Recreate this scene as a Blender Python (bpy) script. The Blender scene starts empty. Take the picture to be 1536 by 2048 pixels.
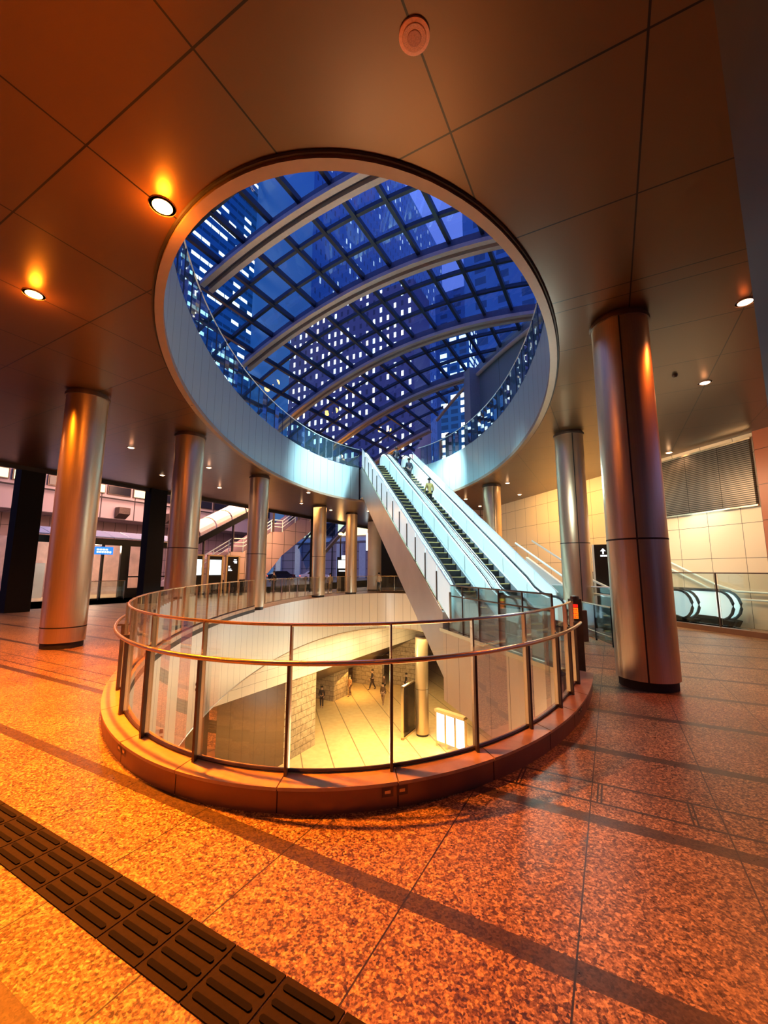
import bpy, bmesh, math, random
from math import sin, cos, pi, radians, sqrt, atan2, tan
from mathutils import Vector, Matrix
random.seed(7)
SC = bpy.context.scene
COL = SC.collection
V = Vector
# ------------------------------------------------------------------ camera
PITCH = 0.14043; H = 1.6; FPX = 824.4
cam_d = bpy.data.cameras.new('camera'); cam = bpy.data.objects.new('camera', cam_d); COL.objects.link(cam)
cam_d.sensor_fit = 'VERTICAL'; cam_d.sensor_height = 36; cam_d.lens = FPX / 2048 * 36
cam_d.clip_start = .05; cam_d.clip_end = 2000
cam.location = (0, 0, H)
cam.rotation_euler = (Matrix.Rotation(pi / 2 + PITCH, 3, 'X') @ Matrix.Rotation(0.0025, 3, 'Z')).to_euler()
SC.camera = cam
# ------------------------------------------------------------------ frames of the place
TH = radians(28.63)                       # the building grid
eB = V((sin(TH), cos(TH), 0)); eR = V((cos(TH), -sin(TH), 0))
def AB(a, b, z=0): return eR * a + eB * b + V((0, 0, z))
TE = radians(14.5)                        # the escalators
eU = V((-sin(TE), cos(TE), 0)); eS = V((cos(TE), sin(TE), 0))
def ST(s, t, z=0): return eS * s + eU * t + V((0, 0, z))
ZC, ZU, ZD, ZL = 5.55, 7.5, -2.4, -8.3    # ceiling, upper floor, lower ceiling, lower floor
SL = 0.601                                # escalator slope
T0 = 10.0; T1 = T0 + ZU / SL
# ------------------------------------------------------------------ world, exposure
W = bpy.data.worlds.new('sky'); SC.world = W; W.use_nodes = True
wn = W.node_tree.nodes; wl = W.node_tree.links
bg = wn['Background']
tc = wn.new('ShaderNodeTexCoord'); sx = wn.new('ShaderNodeSeparateXYZ'); cr = wn.new('ShaderNodeValToRGB')
wl.new(tc.outputs['Generated'], sx.inputs[0]); wl.new(sx.outputs[2], cr.inputs[0]); wl.new(cr.outputs[0], bg.inputs[0])
cr.color_ramp.elements[0].position = 0.0; cr.color_ramp.elements[0].color = (.09, .07, .13, 1)
cr.color_ramp.elements[1].position = .7; cr.color_ramp.elements[1].color = (.30, .34, .95, 1)
e = cr.color_ramp.elements.new(.35); e.color = (.20, .26, .75, 1)
bg.inputs[1].default_value = 1.0
SC.view_settings.view_transform = 'Standard'; SC.view_settings.look = 'None'
SC.view_settings.gamma = 1; SC.view_settings.exposure = 0.0; SC.view_settings.use_curve_mapping = False
# ------------------------------------------------------------------ lights
ORANGE = (1, .22, .008); WARM = (1, .55, .26); COOL = (.62, .95, 1.0); GOLD = (1, .62, .22)
def light(kind, name, loc, power, col, size=.2, aim=None, spot=2.4, blend=.6, sy=None):
    l = bpy.data.lights.new(name, kind); l.energy = power; l.color = col
    if kind == 'AREA':
        l.size = size
        if sy: l.shape = 'RECTANGLE'; l.size_y = sy
    elif kind == 'SUN': l.angle = size
    else: l.shadow_soft_size = size
    if kind == 'SPOT': l.spot_size = spot; l.spot_blend = blend
    o = bpy.data.objects.new(name, l); COL.objects.link(o); o.location = loc
    if aim is not None:
        o.rotation_euler = (V(aim) - V(loc)).to_track_quat('-Z', 'Y').to_euler()
    return o
P_LAMP = dict(key=7000, second=4200, white=90)
# cool fill over the escalators: unseen spots added in mid-air, no fixtures
for s_, t_, z_, pw in ((6.0, 12.2, 9.5, 2400), (6.0, 15.6, 11.0, 3400), (6.0, 19.0, 11.8, 3400), (6.0, 22.0, 12.0, 2600)):
    light('SPOT', 'escalator_fill_spot', ST(s_, t_, z_), pw, COOL, .25, ST(s_, t_ - .3, 0), .95, .5)
light('SPOT', 'fascia_fill_spot', ST(5.6, 17.5, 8.9), 7500, COOL, .3, (-3.1, 20.9, 6.3), 1.25, 1)  # unseen spots added to brighten the fascia beside the escalator head
light('SPOT', 'fascia_fill_spot', ST(6.4, 17.5, 8.9), 6000, COOL, .3, (3.0, 20.6, 6.3), 1.1, 1)
light('POINT', 'escalator_foot_fill', ST(6, 8.2, 3.6), 150, (.8, 1, .92), .3)  # unseen point added to brighten the landing and newels
# lower concourse
light('AREA', 'concourse_light', (1.0, 24, ZD - .3), 1500, (1, .66, .27), 6, (1.0, 24.2, ZL), sy=5)
light('AREA', 'passage_light', AB(-19.5, 29.5, -6.4), 300, (1, .5, .12), 4, AB(-19.5, 30.1, ZL), sy=4)
for b_ in (19, 23, 27, 31): light('POINT', 'header_fill_light', AB(-13.2, b_, -4.0), 170, (1, .72, .38), .3)  # unseen points added in front of the header to brighten it, no cove
light('AREA', 'drum_wash_light', (1.2, 10.5, -3.6), 230, (1, .46, .18), 3, (-4.4, 9.2, -1.0), sy=3)
light('POINT', 'drum_far_fill', (-.6, 20.5, -1.3), 420, (.7, .92, 1), .5)  # unseen cool point added in the void for the far drum wall
light('POINT', 'landing_wall_light', (-.5, 9, -2.0), 170, (1, .62, .34), .5)
# right hand wall wash and the second escalators
light('AREA', 'wall_wash_light', ST(11.0, 16, 5.3), 260, (1, .52, .14), 5, ST(13.1, 16, 2.2), sy=1)
light('AREA', 'wall_wash_light', ST(10.0, 10.0, 4.4), 190, (1, .62, .32), 3, ST(13.1, 10.8, 1.2), sy=1)
light('AREA', 'landing_light', ST(12.2, 10.6, 3.4), 25, (.8, 1, .92), 1.0, ST(12.3, 10.5, 0), sy=3)
# street side
light('AREA', 'street_fill', AB(-30, 22, 12), 4600, (1, .52, .36), 8, AB(-38, 22, 3), sy=12)  # unseen area light added to warm the street, not a street lamp
light('AREA', 'stair_fill', AB(-23.2, 26, 5.4), 650, (1, .55, .25), 3, AB(-26.5, 25, 4), sy=6)  # unseen warm fill added outdoors for the stair and canopy
light('POINT', 'pavilion_light', AB(-26, 13, 2.9), 280, (1, .62, .4), .3)
light('POINT', 'stair_foot_light', AB(-24.6, 24.4, 1.3), 50, (1, .45, .05), .3)
light('AREA', 'far_plaza_fill', AB(-17.2, 20, 5.4), 380, (1, .5, .16), 4, AB(-17.2, 20.1, 0), sy=4)  # unseen fill added to brighten the floor at the back
light('POINT', 'roof_rib_light', AB(-17.8, 20.0, 9.9), 70, (1, .4, .03), .2)
light('POINT', 'roof_rib_light', AB(-17.3, 25.7, 10.6), 70, (1, .4, .03), .2)
light('POINT', 'roof_rib_light', AB(-16.3, 32.0, 11.4), 60, (1, .4, .03), .2)
# ------------------------------------------------------------------ materials
def nt(name):
    m = bpy.data.materials.new(name); m.use_nodes = True
    return m, m.node_tree.nodes, m.node_tree.links, m.node_tree.nodes['Principled BSDF']
def mat(name, col, rough=.5, metal=0, noise=0, nscale=8, bump=0, emit=None, es=0, spec=.5, brushed=None):
    m, N, L, p = nt(name)
    p.inputs['Base Color'].default_value = (*col, 1); p.inputs['Roughness'].default_value = rough
    p.inputs['Metallic'].default_value = metal; p.inputs['Specular IOR Level'].default_value = spec
    if noise or bump:
        t = N.new('ShaderNodeTexNoise'); t.inputs['Scale'].default_value = nscale; t.inputs['Detail'].default_value = 5
        g = N.new('ShaderNodeNewGeometry')
        if brushed:
            mp = N.new('ShaderNodeVectorMath'); mp.operation = 'MULTIPLY'; mp.inputs[1].default_value = brushed
            L.new(g.outputs['Position'], mp.inputs[0]); L.new(mp.outputs[0], t.inputs['Vector'])
        else: L.new(g.outputs['Position'], t.inputs['Vector'])
        if noise:
            r = N.new('ShaderNodeValToRGB')
            r.color_ramp.elements[0].color = (*[c * (1 - noise) for c in col], 1)
            r.color_ramp.elements[1].color = (*[min(1, c * (1 + noise)) for c in col], 1)
            r.color_ramp.elements[0].position = .3; r.color_ramp.elements[1].position = .7
            L.new(t.outputs[0], r.inputs[0]); L.new(r.outputs[0], p.inputs['Base Color'])
        if bump:
            b = N.new('ShaderNodeBump'); b.inputs['Strength'].default_value = bump; b.inputs['Distance'].default_value = .01
            L.new(t.outputs[0], b.inputs['Height']); L.new(b.outputs[0], p.inputs['Normal'])
    if emit:
        p.inputs['Emission Color'].default_value = (*emit, 1); p.inputs['Emission Strength'].default_value = es
    return m
def glass(name, tint, refl=.06, rough=.02, haze=0, hazecol=(.8, .95, .95), k=.8, glow=0):
    m, N, L, p = nt(name); out = N['Material Output']
    tr = N.new('ShaderNodeBsdfTransparent'); tr.inputs[0].default_value = (*tint, 1)
    gl = N.new('ShaderNodeBsdfGlossy'); gl.inputs['Roughness'].default_value = rough; gl.inputs[0].default_value = (.9, .95, .95, 1)
    fr = N.new('ShaderNodeFresnel'); fr.inputs[0].default_value = 1.35
    ad = N.new('ShaderNodeMath'); ad.operation = 'MULTIPLY_ADD'; ad.inputs[1].default_value = k; ad.inputs[2].default_value = refl * .4
    L.new(fr.outputs[0], ad.inputs[0])
    mx = N.new('ShaderNodeMixShader'); L.new(ad.outputs[0], mx.inputs[0]); L.new(tr.outputs[0], mx.inputs[1]); L.new(gl.outputs[0], mx.inputs[2])
    last = mx
    if haze:
        df = N.new('ShaderNodeBsdfDiffuse'); df.inputs[0].default_value = (*hazecol, 1)
        tl = N.new('ShaderNodeBsdfTranslucent'); tl.inputs[0].default_value = (*hazecol, 1)
        m1 = N.new('ShaderNodeMixShader'); m1.inputs[0].default_value = .4; L.new(df.outputs[0], m1.inputs[1]); L.new(tl.outputs[0], m1.inputs[2])
        m2 = N.new('ShaderNodeMixShader'); m2.inputs[0].default_value = haze
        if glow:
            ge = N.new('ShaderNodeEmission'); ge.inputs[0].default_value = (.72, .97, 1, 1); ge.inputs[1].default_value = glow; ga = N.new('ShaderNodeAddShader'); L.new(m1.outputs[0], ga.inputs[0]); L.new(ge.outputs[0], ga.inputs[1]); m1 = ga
        L.new(mx.outputs[0], m2.inputs[1]); L.new(m1.outputs[0], m2.inputs[2]); last = m2
    L.new(last.outputs[0], out.inputs[0]); N.remove(p)
    return m
def emis(name, col, s):
    m, N, L, p = nt(name); N.remove(p); e = N.new('ShaderNodeEmission'); e.inputs[0].default_value = (*col, 1); e.inputs[1].default_value = s
    L.new(e.outputs[0], N['Material Output'].inputs[0]); return m
class NG:
    """small helper for math node networks"""
    def __init__(s, m): s.N = m.node_tree.nodes; s.L = m.node_tree.links
    def m(s, op, a, b=None, c=None):
        n = s.N.new('ShaderNodeMath'); n.operation = op
        for i, x in enumerate((a, b, c)):
            if x is None: continue
            if isinstance(x, (int, float)): n.inputs[i].default_value = x
            else: s.L.new(x, n.inputs[i])
        return n.outputs[0]
    def axis(s, vec):
        g = s.N.new('ShaderNodeNewGeometry'); d = s.N.new('ShaderNodeVectorMath'); d.operation = 'DOT_PRODUCT'
        s.L.new(g.outputs['Position'], d.inputs[0]); d.inputs[1].default_value = vec; return d.outputs['Value']
    def line(s, v, off, per, hw):
        x = s.m('DIVIDE', s.m('SUBTRACT', v, off), per); x = s.m('FRACT', s.m('ADD', x, 100.5))
        x = s.m('MULTIPLY', s.m('ABSOLUTE', s.m('SUBTRACT', x, .5)), per); return s.m('LESS_THAN', x, hw)
    def one(s, v, c, hw): return s.m('LESS_THAN', s.m('ABSOLUTE', s.m('SUBTRACT', v, c)), hw)
    def mx(s, f, c1, c2):
        n = s.N.new('ShaderNodeMix'); n.data_type = 'RGBA'
        if isinstance(f, (int, float)): n.inputs[0].default_value = f
        else: s.L.new(f, n.inputs[0])
        for i, c in ((6, c1), (7, c2)):
            if isinstance(c, tuple): n.inputs[i].default_value = (*c, 1)
            else: s.L.new(c, n.inputs[i])
        return n.outputs[2]
    def uv(s):
        u = s.N.new('ShaderNodeUVMap'); x = s.N.new('ShaderNodeSeparateXYZ'); s.L.new(u.outputs[0], x.inputs[0]); return x.outputs[0], x.outputs[1]
    def noise(s, scale, detail=4, vec=None):
        t = s.N.new('ShaderNodeTexNoise'); t.inputs['Scale'].default_value = scale; t.inputs['Detail'].default_value = detail
        if vec is None:
            g = s.N.new('ShaderNodeNewGeometry'); vec = g.outputs['Position']
        s.L.new(vec, t.inputs['Vector']); return t.outputs[0]
    def ramp(s, v, stops):
        r = s.N.new('ShaderNodeValToRGB'); s.L.new(v, r.inputs[0]); E = r.color_ramp.elements
        E[0].position, E[0].color = stops[0][0], (*stops[0][1], 1); E[1].position, E[1].color = stops[-1][0], (*stops[-1][1], 1)
        for p, c in stops[1:-1]: q = E.new(p); q.color = (*c, 1)
        return r.outputs[0]
    def bump(s, h, st, dist, p):
        b = s.N.new('ShaderNodeBump'); b.inputs['Strength'].default_value = st; b.inputs['Distance'].default_value = dist
        s.L.new(h, b.inputs['Height']); s.L.new(b.outputs[0], p.inputs['Normal'])
M = {}
# granite paving
m, N, L, p = nt('granite_floor'); q = NG(m); A_ = q.axis(eR); B_ = q.axis(eB)
vo = N.new('ShaderNodeTexVoronoi'); vo.inputs['Scale'].default_value = 85
g = N.new('ShaderNodeNewGeometry'); L.new(g.outputs['Position'], vo.inputs['Vector'])
sep = N.new('ShaderNodeSeparateColor'); L.new(vo.outputs['Color'], sep.inputs[0])
n1 = q.noise(95, 3); n2 = q.noise(1.1, 3); n3 = q.noise(26, 4)
sp = q.m('ADD', q.m('MULTIPLY', sep.outputs[0], .35), q.m('ADD', q.m('MULTIPLY', n1, .55), q.m('MULTIPLY', n3, .45)))
sp = q.m('ADD', sp, q.m('MULTIPLY', q.m('SUBTRACT', n2, .5), .25))
gc = q.ramp(sp, [(.46, (.030, .013, .005)), (.60, (.14, .075, .032)), (.76, (.36, .225, .10)), (.95, (.75, .52, .25))])
band = q.line(B_, 2.05, 1.19, .055)
dark = q.ramp(sp, [(.45, (.025, .015, .009)), (.9, (.10, .066, .036))])
c = q.mx(band, gc, dark)
jt = q.m('MAXIMUM', q.line(A_, -.23, .76, .004), q.line(B_, 3.46, 50, .012))
jt = q.m('MAXIMUM', jt, q.line(B_, 3.76, 50, .012))
cross = q.m('MULTIPLY', q.m('MAXIMUM', q.line(A_, .36, .55, .006), q.line(A_, .385, .55, .006)), q.one(B_, 3.61, .15))
jt = q.m('MAXIMUM', jt, cross)
c = q.mx(jt, c, (.015, .012, .01))
L.new(c, p.inputs['Base Color'])
rr = q.m('MULTIPLY_ADD', n3, .35, .17); L.new(rr, p.inputs['Roughness'])
q.bump(sp, .25, .004, p); M['granite'] = m
# ceiling panels
m, N, L, p = nt('ceiling_metal_panels'); q = NG(m); A_ = q.axis(eR); B_ = q.axis(eB)
ln = q.m('MAXIMUM', q.line(A_, .5, 1.525, .009), q.line(B_, 1.6, 1.525, .009)); ln = q.m('MAXIMUM', ln, q.one(B_, 6.45, .008))
c = q.mx(ln, (.105, .052, .021), (.005, .003, .002)); L.new(c, p.inputs['Base Color'])
p.inputs['Metallic'].default_value = .4; p.inputs['Roughness'].default_value = .30; M['ceiling'] = m
# vertical cladding with seams along UV u
def clad(name, col, per, rough=.4, metal=.3, seam=.008, vper=None):
    m, N, L, p = nt(name); q = NG(m); u, v = q.uv(); ln = q.line(u, 0, per, seam)
    if vper: ln = q.m('MAXIMUM', ln, q.line(v, 0, vper, seam))
    L.new(q.mx(ln, col, tuple(x * .12 for x in col)), p.inputs['Base Color']); p.inputs['Roughness'].default_value = rough; p.inputs['Metallic'].default_value = metal
    return m
M['fascia'] = clad('fascia_panels', (.34, .45, .48), .62, .38, .35)
M['drum'] = clad('drum_panels', (.62, .58, .52), .62, .42, .25)
M['limestone'] = clad('wall_limestone', (.78, .66, .48), .98, .45, 0, .007, 1.0)
M['truss'] = mat('truss_cladding', (.55, .50, .45), .42, .45, noise=.12, nscale=.7)
M['housing'] = clad('housing_panels', (.62, .52, .42), .78, .4, .35)
M['purple_wall'] = clad('stair_side_panels', (.36, .24, .24), 1.1, .5, .1, .02, 1.3)
M['concrete'] = clad('facade_panels', (.42, .34, .34), 3.0, .7, 0, .05, 1.9)
M['white_tile'] = clad('header_panels', (.85, .76, .62), .8, .35, 0, .006, .45)
M['brown_metal'] = clad('brown_metal_panels', (.17, .115, .08), .75, .25, .75, .006)
M['steel'] = mat('brushed_steel', (.66, .52, .36), .33, .9, noise=.06, nscale=3, brushed=(30, 30, .6))
M['rail'] = mat('polished_rail', (.78, .62, .42), .22, .95, noise=.03, nscale=4)
M['dark_post'] = mat('dark_post', (.10, .07, .055), .4, .6, noise=.2, nscale=6)
M['seam'] = mat('dark_seam', (.015, .01, .008), .7, noise=.1)
M['curb'] = mat('curb_stone', (.46, .31, .17), .33, .0, noise=.10, nscale=14)
M['curb_side'] = mat('curb_metal_face', (.24, .12, .06), .38, .35, noise=.08, nscale=3)
M['black'] = mat('black_paint', (.006, .005, .005), .8, noise=.1, spec=.2)
M['rubber'] = mat('handrail_rubber', (.02, .022, .025), .3, noise=.1)
M['step'] = mat('step_metal', (.02, .02, .022), .45, .4, noise=.2, nscale=20)
M['yellow'] = mat('yellow_edge', (.9, .72, .25), .5, noise=.1, emit=(1, .8, .3), es=.08)  # faint emission added to the painted step and comb edges
M['white_panel'] = mat('white_glass_panel', (.80, .93, .93), .25, noise=.04, nscale=2)
M['glow_panel'] = mat('white_panel_added_glow', (.80, .93, .93), .3, noise=.04, nscale=2, emit=(.72, .97, 1), es=.55)  # emission added to whiten the panels, no lamp behind them
M['pale_deck'] = mat('pale_deck', (.72, .80, .82), .28, .35, noise=.05, nscale=2)
M['bal_glass'] = glass('balustrade_glass', (.80, .93, .90), .1, .03, .55, (.9, 1, .98), glow=.38)  # glow mixed into the glass to make the balustrades look white
M['guard_glass'] = glass('guard_glass', (.88, .90, .82), .08, .015, .015, (.8, .75, .6), k=.5)
M['clear_glass'] = glass('clear_glass', (.85, .92, .92), .08, .02)
M['roof_glass'] = glass('roof_glass', (.42, .68, 1.0), .02, .02, k=.18)
M['teal_glass'] = glass('balcony_glass', (.45, .72, .80), .12, .02, .05, (.3, .6, .7))
M['rib_web'] = mat('rib_web_paint', (.11, .13, .20), .5, .2, noise=.08)
M['rib_lip'] = mat('rib_flange_paint', (.62, .55, .50), .45, .2, noise=.05)
M['mullion'] = mat('roof_bar_paint', (.03, .05, .09), .45, .3, noise=.1)
M['lamp_white'] = emis('lamp_white', (1, .62, .34), 14)
M['lamp_orange'] = emis('lamp_orange', (1, .42, .08), 60)
M['trim_ring'] = mat('lamp_trim', (.75, .45, .3), .35, .5, noise=.05)
M['speaker'] = mat('speaker_cover', (.80, .36, .20), .6, noise=.1, nscale=60)
M['screen'] = emis('lit_screen', (.85, .97, 1), 3.5)
M['dkscreen'] = mat('dark_board', (.012, .010, .010), .2, noise=.1)
M['blue_sign'] = emis('blue_sign', (.04, .25, 1), 1.4)
M['white_mark'] = emis('white_mark', (1, 1, 1), 2.0)
M['warm_win'] = emis('warm_window', (1, .80, .42), 2.2)
M['tactile'] = mat('tactile_plate', (.016, .009, .004), .75, 0, spec=.15, noise=.15, nscale=40)
M['tact_bar'] = mat('tactile_bar', (.005, .003, .002), .8, 0, spec=.1, noise=.15, nscale=40)
M['lower_floor'] = None
m, N, L, p = nt('lower_paving'); q = NG(m); D_ = V((.26, -.966, 0)).normalized(); P_ = V((.966, .26, 0))
ln = q.line(q.axis(tuple(P_)), .35, 1.55, .03)
c = q.mx(ln, q.ramp(q.noise(3, 4), [(.3, (.76, .52, .24)), (.7, (.86, .64, .32))]), (.30, .2, .1)); L.new(c, p.inputs['Base Color']); p.inputs['Roughness'].default_value = .35; M['lower_floor'] = m
m, N, L, p = nt('stone_blocks'); q = NG(m); u, v = q.uv(); cv = N.new('ShaderNodeCombineXYZ'); L.new(u, cv.inputs[0]); L.new(v, cv.inputs[1])
br = N.new('ShaderNodeTexBrick'); L.new(cv.outputs[0], br.inputs['Vector']); br.inputs['Scale'].default_value = 1
br.inputs['Brick Width'].default_value = .9; br.inputs['Row Height'].default_value = .36; br.inputs['Mortar Size'].default_value = .012
br.inputs['Color1'].default_value = (.42, .33, .22, 1); br.inputs['Color2'].default_value = (.5, .4, .27, 1); br.inputs['Mortar'].default_value = (.07, .05, .03, 1)
nn = q.noise(5, 6); mm = N.new('ShaderNodeMix'); mm.data_type = 'RGBA'; mm.blend_type = 'MULTIPLY'; mm.inputs[0].default_value = .7
L.new(br.outputs[0], mm.inputs[6]); L.new(q.ramp(nn, [(.3, (.45, .4, .35)), (.6, (1, 1, 1))]), mm.inputs[7]); L.new(mm.outputs[2], p.inputs['Base Color'])
p.inputs['Roughness'].default_value = .8; q.bump(nn, .6, .05, p); M['blocks'] = m
# louvre
m, N, L, p = nt('louvre_metal'); q = NG(m); z = q.axis((0, 0, 1)); ln = q.line(z, 0, .06, .012)
t_ = q.axis(tuple(eU)); l2 = q.line(t_, 9.35, 1.05, .008)
L.new(q.mx(q.m('MAXIMUM', ln, l2), (.16, .14, .12), (.02, .016, .012)), p.inputs['Base Color']); p.inputs['Metallic'].default_value = .6; p.inputs['Roughness'].default_value = .35; M['louvre'] = m
# tower facades
def tower_mat(name, base, hvec, wu, wz, thr, lit, es, fillu=.5, fillz=.6, seed=0):
    m, N, L, p = nt(name); q = NG(m); u = q.m('DIVIDE', q.axis(tuple(hvec)), wu); z = q.m('DIVIDE', q.axis((0, 0, 1)), wz)
    fu, fz = q.m('FLOOR', u), q.m('FLOOR', z)
    cv = N.new('ShaderNodeCombineXYZ'); L.new(fu, cv.inputs[0]); L.new(fz, cv.inputs[1]); cv.inputs[2].default_value = seed
    wn_ = N.new('ShaderNodeTexWhiteNoise'); L.new(cv.outputs[0], wn_.inputs['Vector'])
    big = N.new('ShaderNodeTexNoise'); big.inputs['Scale'].default_value = .17; L.new(cv.outputs[0], big.inputs['Vector'])
    inu = q.m('LESS_THAN', q.m('ABSOLUTE', q.m('SUBTRACT', q.m('FRACT', u), .5)), fillu / 2)
    inz = q.m('LESS_THAN', q.m('ABSOLUTE', q.m('SUBTRACT', q.m('FRACT', z), .5)), fillz / 2)
    win = q.m('MULTIPLY', inu, inz)
    val = q.m('ADD', q.m('MULTIPLY', wn_.outputs[0], .5), q.m('MULTIPLY', big.outputs[0], .9))
    on = q.m('MULTIPLY', win, q.m('GREATER_THAN', val, thr))
    L.new(q.mx(win, base, tuple(x * .45 for x in base)), p.inputs['Base Color']); p.inputs['Roughness'].default_value = .25
    L.new(q.mx(wn_.outputs[0], lit, (1, .9, .7)), p.inputs['Emission Color']); L.new(q.m('MULTIPLY', on, es), p.inputs['Emission Strength'])
    return m
# ------------------------------------------------------------------ mesh building
class MB:
    def __init__(s): s.v = []; s.f = []; s.mi = []; s.uv = []
    def face(s, idx, mi=0, uv=None): s.f.append(tuple(idx)); s.mi.append(mi); s.uv.append(uv)
    def quad(s, a, b, c, d, mi=0, uv=None):
        n = len(s.v); s.v += [V(a), V(b), V(c), V(d)]; s.face((n, n + 1, n + 2, n + 3), mi, uv)
    def box(s, o, X, Y, Z, mi=0):
        """box from corner o spanned by three vectors"""
        o, X, Y, Z = V(o), V(X), V(Y), V(Z); n = len(s.v)
        s.v += [o, o + X, o + X + Y, o + Y, o + Z, o + X + Z, o + X + Y + Z, o + Y + Z]
        lx, ly, lz = X.length, Y.length, Z.length
        for f, (w, h) in (((0, 3, 2, 1), (ly, lx)), ((4, 5, 6, 7), (lx, ly)), ((0, 1, 5, 4), (lx, lz)), ((1, 2, 6, 5), (ly, lz)), ((2, 3, 7, 6), (lx, lz)), ((3, 0, 4, 7), (ly, lz))):
            s.face([n + i for i in f], mi, [(0, 0), (w, 0), (w, h), (0, h)])
        return s
    def bar(s, a, b, w, h, mi=0, up=V((0, 0, 1))):
        a, b = V(a), V(b); d = (b - a); L = d.length; d.normalize(); sd = d.cross(up)
        if sd.length < 1e-4: sd = d.cross(V((1, 0, 0)))
        sd.normalize(); u = sd.cross(d)
        return s.box(a - sd * w / 2 - u * h / 2, sd * w, d * L, u * h, mi)
    def cbox(s, c, sx_, sy_, sz, rot=0, mi=0):
        X = V((cos(rot), sin(rot), 0)) * sx_; Y = V((-sin(rot), cos(rot), 0)) * sy_
        return s.box(V(c) - X / 2 - Y / 2, X, Y, V((0, 0, sz)), mi)
    def tube(s, pts, r, seg=8, mi=0, closed=False, cap=True):
        pts = [V(p) for p in pts]; n0 = len(s.v); k = len(pts)
        up = V((0, 0, 1))
        for i, p in enumerate(pts):
            if closed: d = pts[(i + 1) % k] - pts[i - 1]
            else: d = pts[min(i + 1, k - 1)] - pts[max(i - 1, 0)]
            d.normalize(); sd = d.cross(up)
            if sd.length < 1e-3: sd = d.cross(V((0, 1, 0)))
            sd.normalize(); u = sd.cross(d); rr_ = r[i] if isinstance(r, (list, tuple)) else r
            for j in range(seg):
                a = 2 * pi * j / seg; s.v.append(p + sd * cos(a) * rr_ + u * sin(a) * rr_)
        for i in range(k if closed else k - 1):
            for j in range(seg):
                a = n0 + i * seg; b = n0 + ((i + 1) % k) * seg; s.face((a + j, a + (j + 1) % seg, b + (j + 1) % seg, b + j), mi)
        if cap and not closed:
            s.face([n0 + j for j in range(seg)][::-1], mi); s.face([n0 + (k - 1) * seg + j for j in range(seg)], mi)
        return s
    def lathe(s, c, prof, seg=32, mi=0, capb=True):
        c = V(c); n0 = len(s.v); k = len(prof)
        for (r, z) in prof:
            for j in range(seg):
                a = 2 * pi * j / seg; s.v.append(c + V((cos(a) * r, sin(a) * r, z)))
        for i in range(k - 1):
            for j in range(seg):
                a = n0 + i * seg; b = a + seg; s.face((a + j, a + (j + 1) % seg, b + (j + 1) % seg, b + j), mi)
        if capb:
            s.face([n0 + j for j in range(seg)][::-1], mi); s.face([n0 + (k - 1) * seg + j for j in range(seg)], mi)
        return s
    def prism(s, pts, off, mi=0):
        """closed planar polygon pts extruded by the vector off"""
        pts = [V(p) for p in pts]; off = V(off); n = len(s.v); k = len(pts)
        s.v += pts + [p + off for p in pts]
        u0 = (pts[1] - pts[0]).normalized()
        s.face(list(range(n, n + k))[::-1], mi, [((p - pts[0]).dot(eU), p.z) for p in pts][::-1])
        s.face(list(range(n + k, n + 2 * k)), mi, [((p - pts[0]).dot(eU), p.z) for p in pts])
        for i in range(k):
            j = (i + 1) % k; s.face((n + i, n + j, n + k + j, n + k + i), mi)
        return s
    def strip(s, A, B, u0=0, mi=0, v0=0, v1=1, closed=False):
        """ribbon between polylines A (bottom) and B (top), uv u = arc length"""
        u = u0; k = len(A)
        for i in range(k if closed else k - 1):
            j = (i + 1) % k; l = (V(A[j]) - V(A[i])).length
            s.quad(A[i], A[j], B[j], B[i], mi, [(u, v0), (u + l, v0), (u + l, v1), (u, v1)]); u += l
        return s
    def build(s, name, m, parent=None, smooth=False, bevel=0):
        me = bpy.data.meshes.new(name); me.from_pydata([tuple(x) for x in s.v], [], s.f)
        for x in (m if isinstance(m, (list, tuple)) else [m]): me.materials.append(x)
        for i, f in enumerate(me.polygons): f.material_index = s.mi[i]; f.use_smooth = smooth
        if any(u for u in s.uv):
            ul = me.uv_layers.new(name='UVMap')
            for i, f in enumerate(me.polygons):
                if s.uv[i]:
                    for k, li in enumerate(f.loop_indices): ul.data[li].uv = s.uv[i][k]
        if smooth == 'auto' or smooth is True:
            me.set_sharp_from_angle(angle=radians(40))
        bm = bmesh.new(); bm.from_mesh(me); bmesh.ops.recalc_face_normals(bm, faces=bm.faces) if s.fixn else None; bm.to_mesh(me); bm.free()
        o = bpy.data.objects.new(name, me); COL.objects.link(o)
        if parent:
            o.parent = parent; o.matrix_parent_inverse = Matrix.Identity(4)
            if parent.type == 'EMPTY' or True: o.matrix_parent_inverse = parent_world(parent).inverted()
        if bevel:
            b = o.modifiers.new('bevel', 'BEVEL'); b.width = bevel; b.segments = 2; b.limit_method = 'ANGLE'
        return o
    fixn = True
def parent_world(p):
    m = Matrix.LocRotScale(p.location, p.rotation_euler, p.scale)
    if p.parent: m = parent_world(p.parent) @ p.matrix_parent_inverse @ m
    return m
def thing(name, label, cat, loc=(0, 0, 0), group=None):
    o = bpy.data.objects.new(name, None); COL.objects.link(o); o.location = loc; o.empty_display_size = .2
    o['label'] = label; o['category'] = cat
    if group: o['group'] = group
    return o
def tag(o, label, cat, group=None, kind=None):
    o['label'] = label; o['category'] = cat
    if group: o['group'] = group
    if kind: o['kind'] = kind
    return o
def struct(o, label=None):
    o['kind'] = 'structure'
    if label: o['label'] = label
    return o
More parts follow.
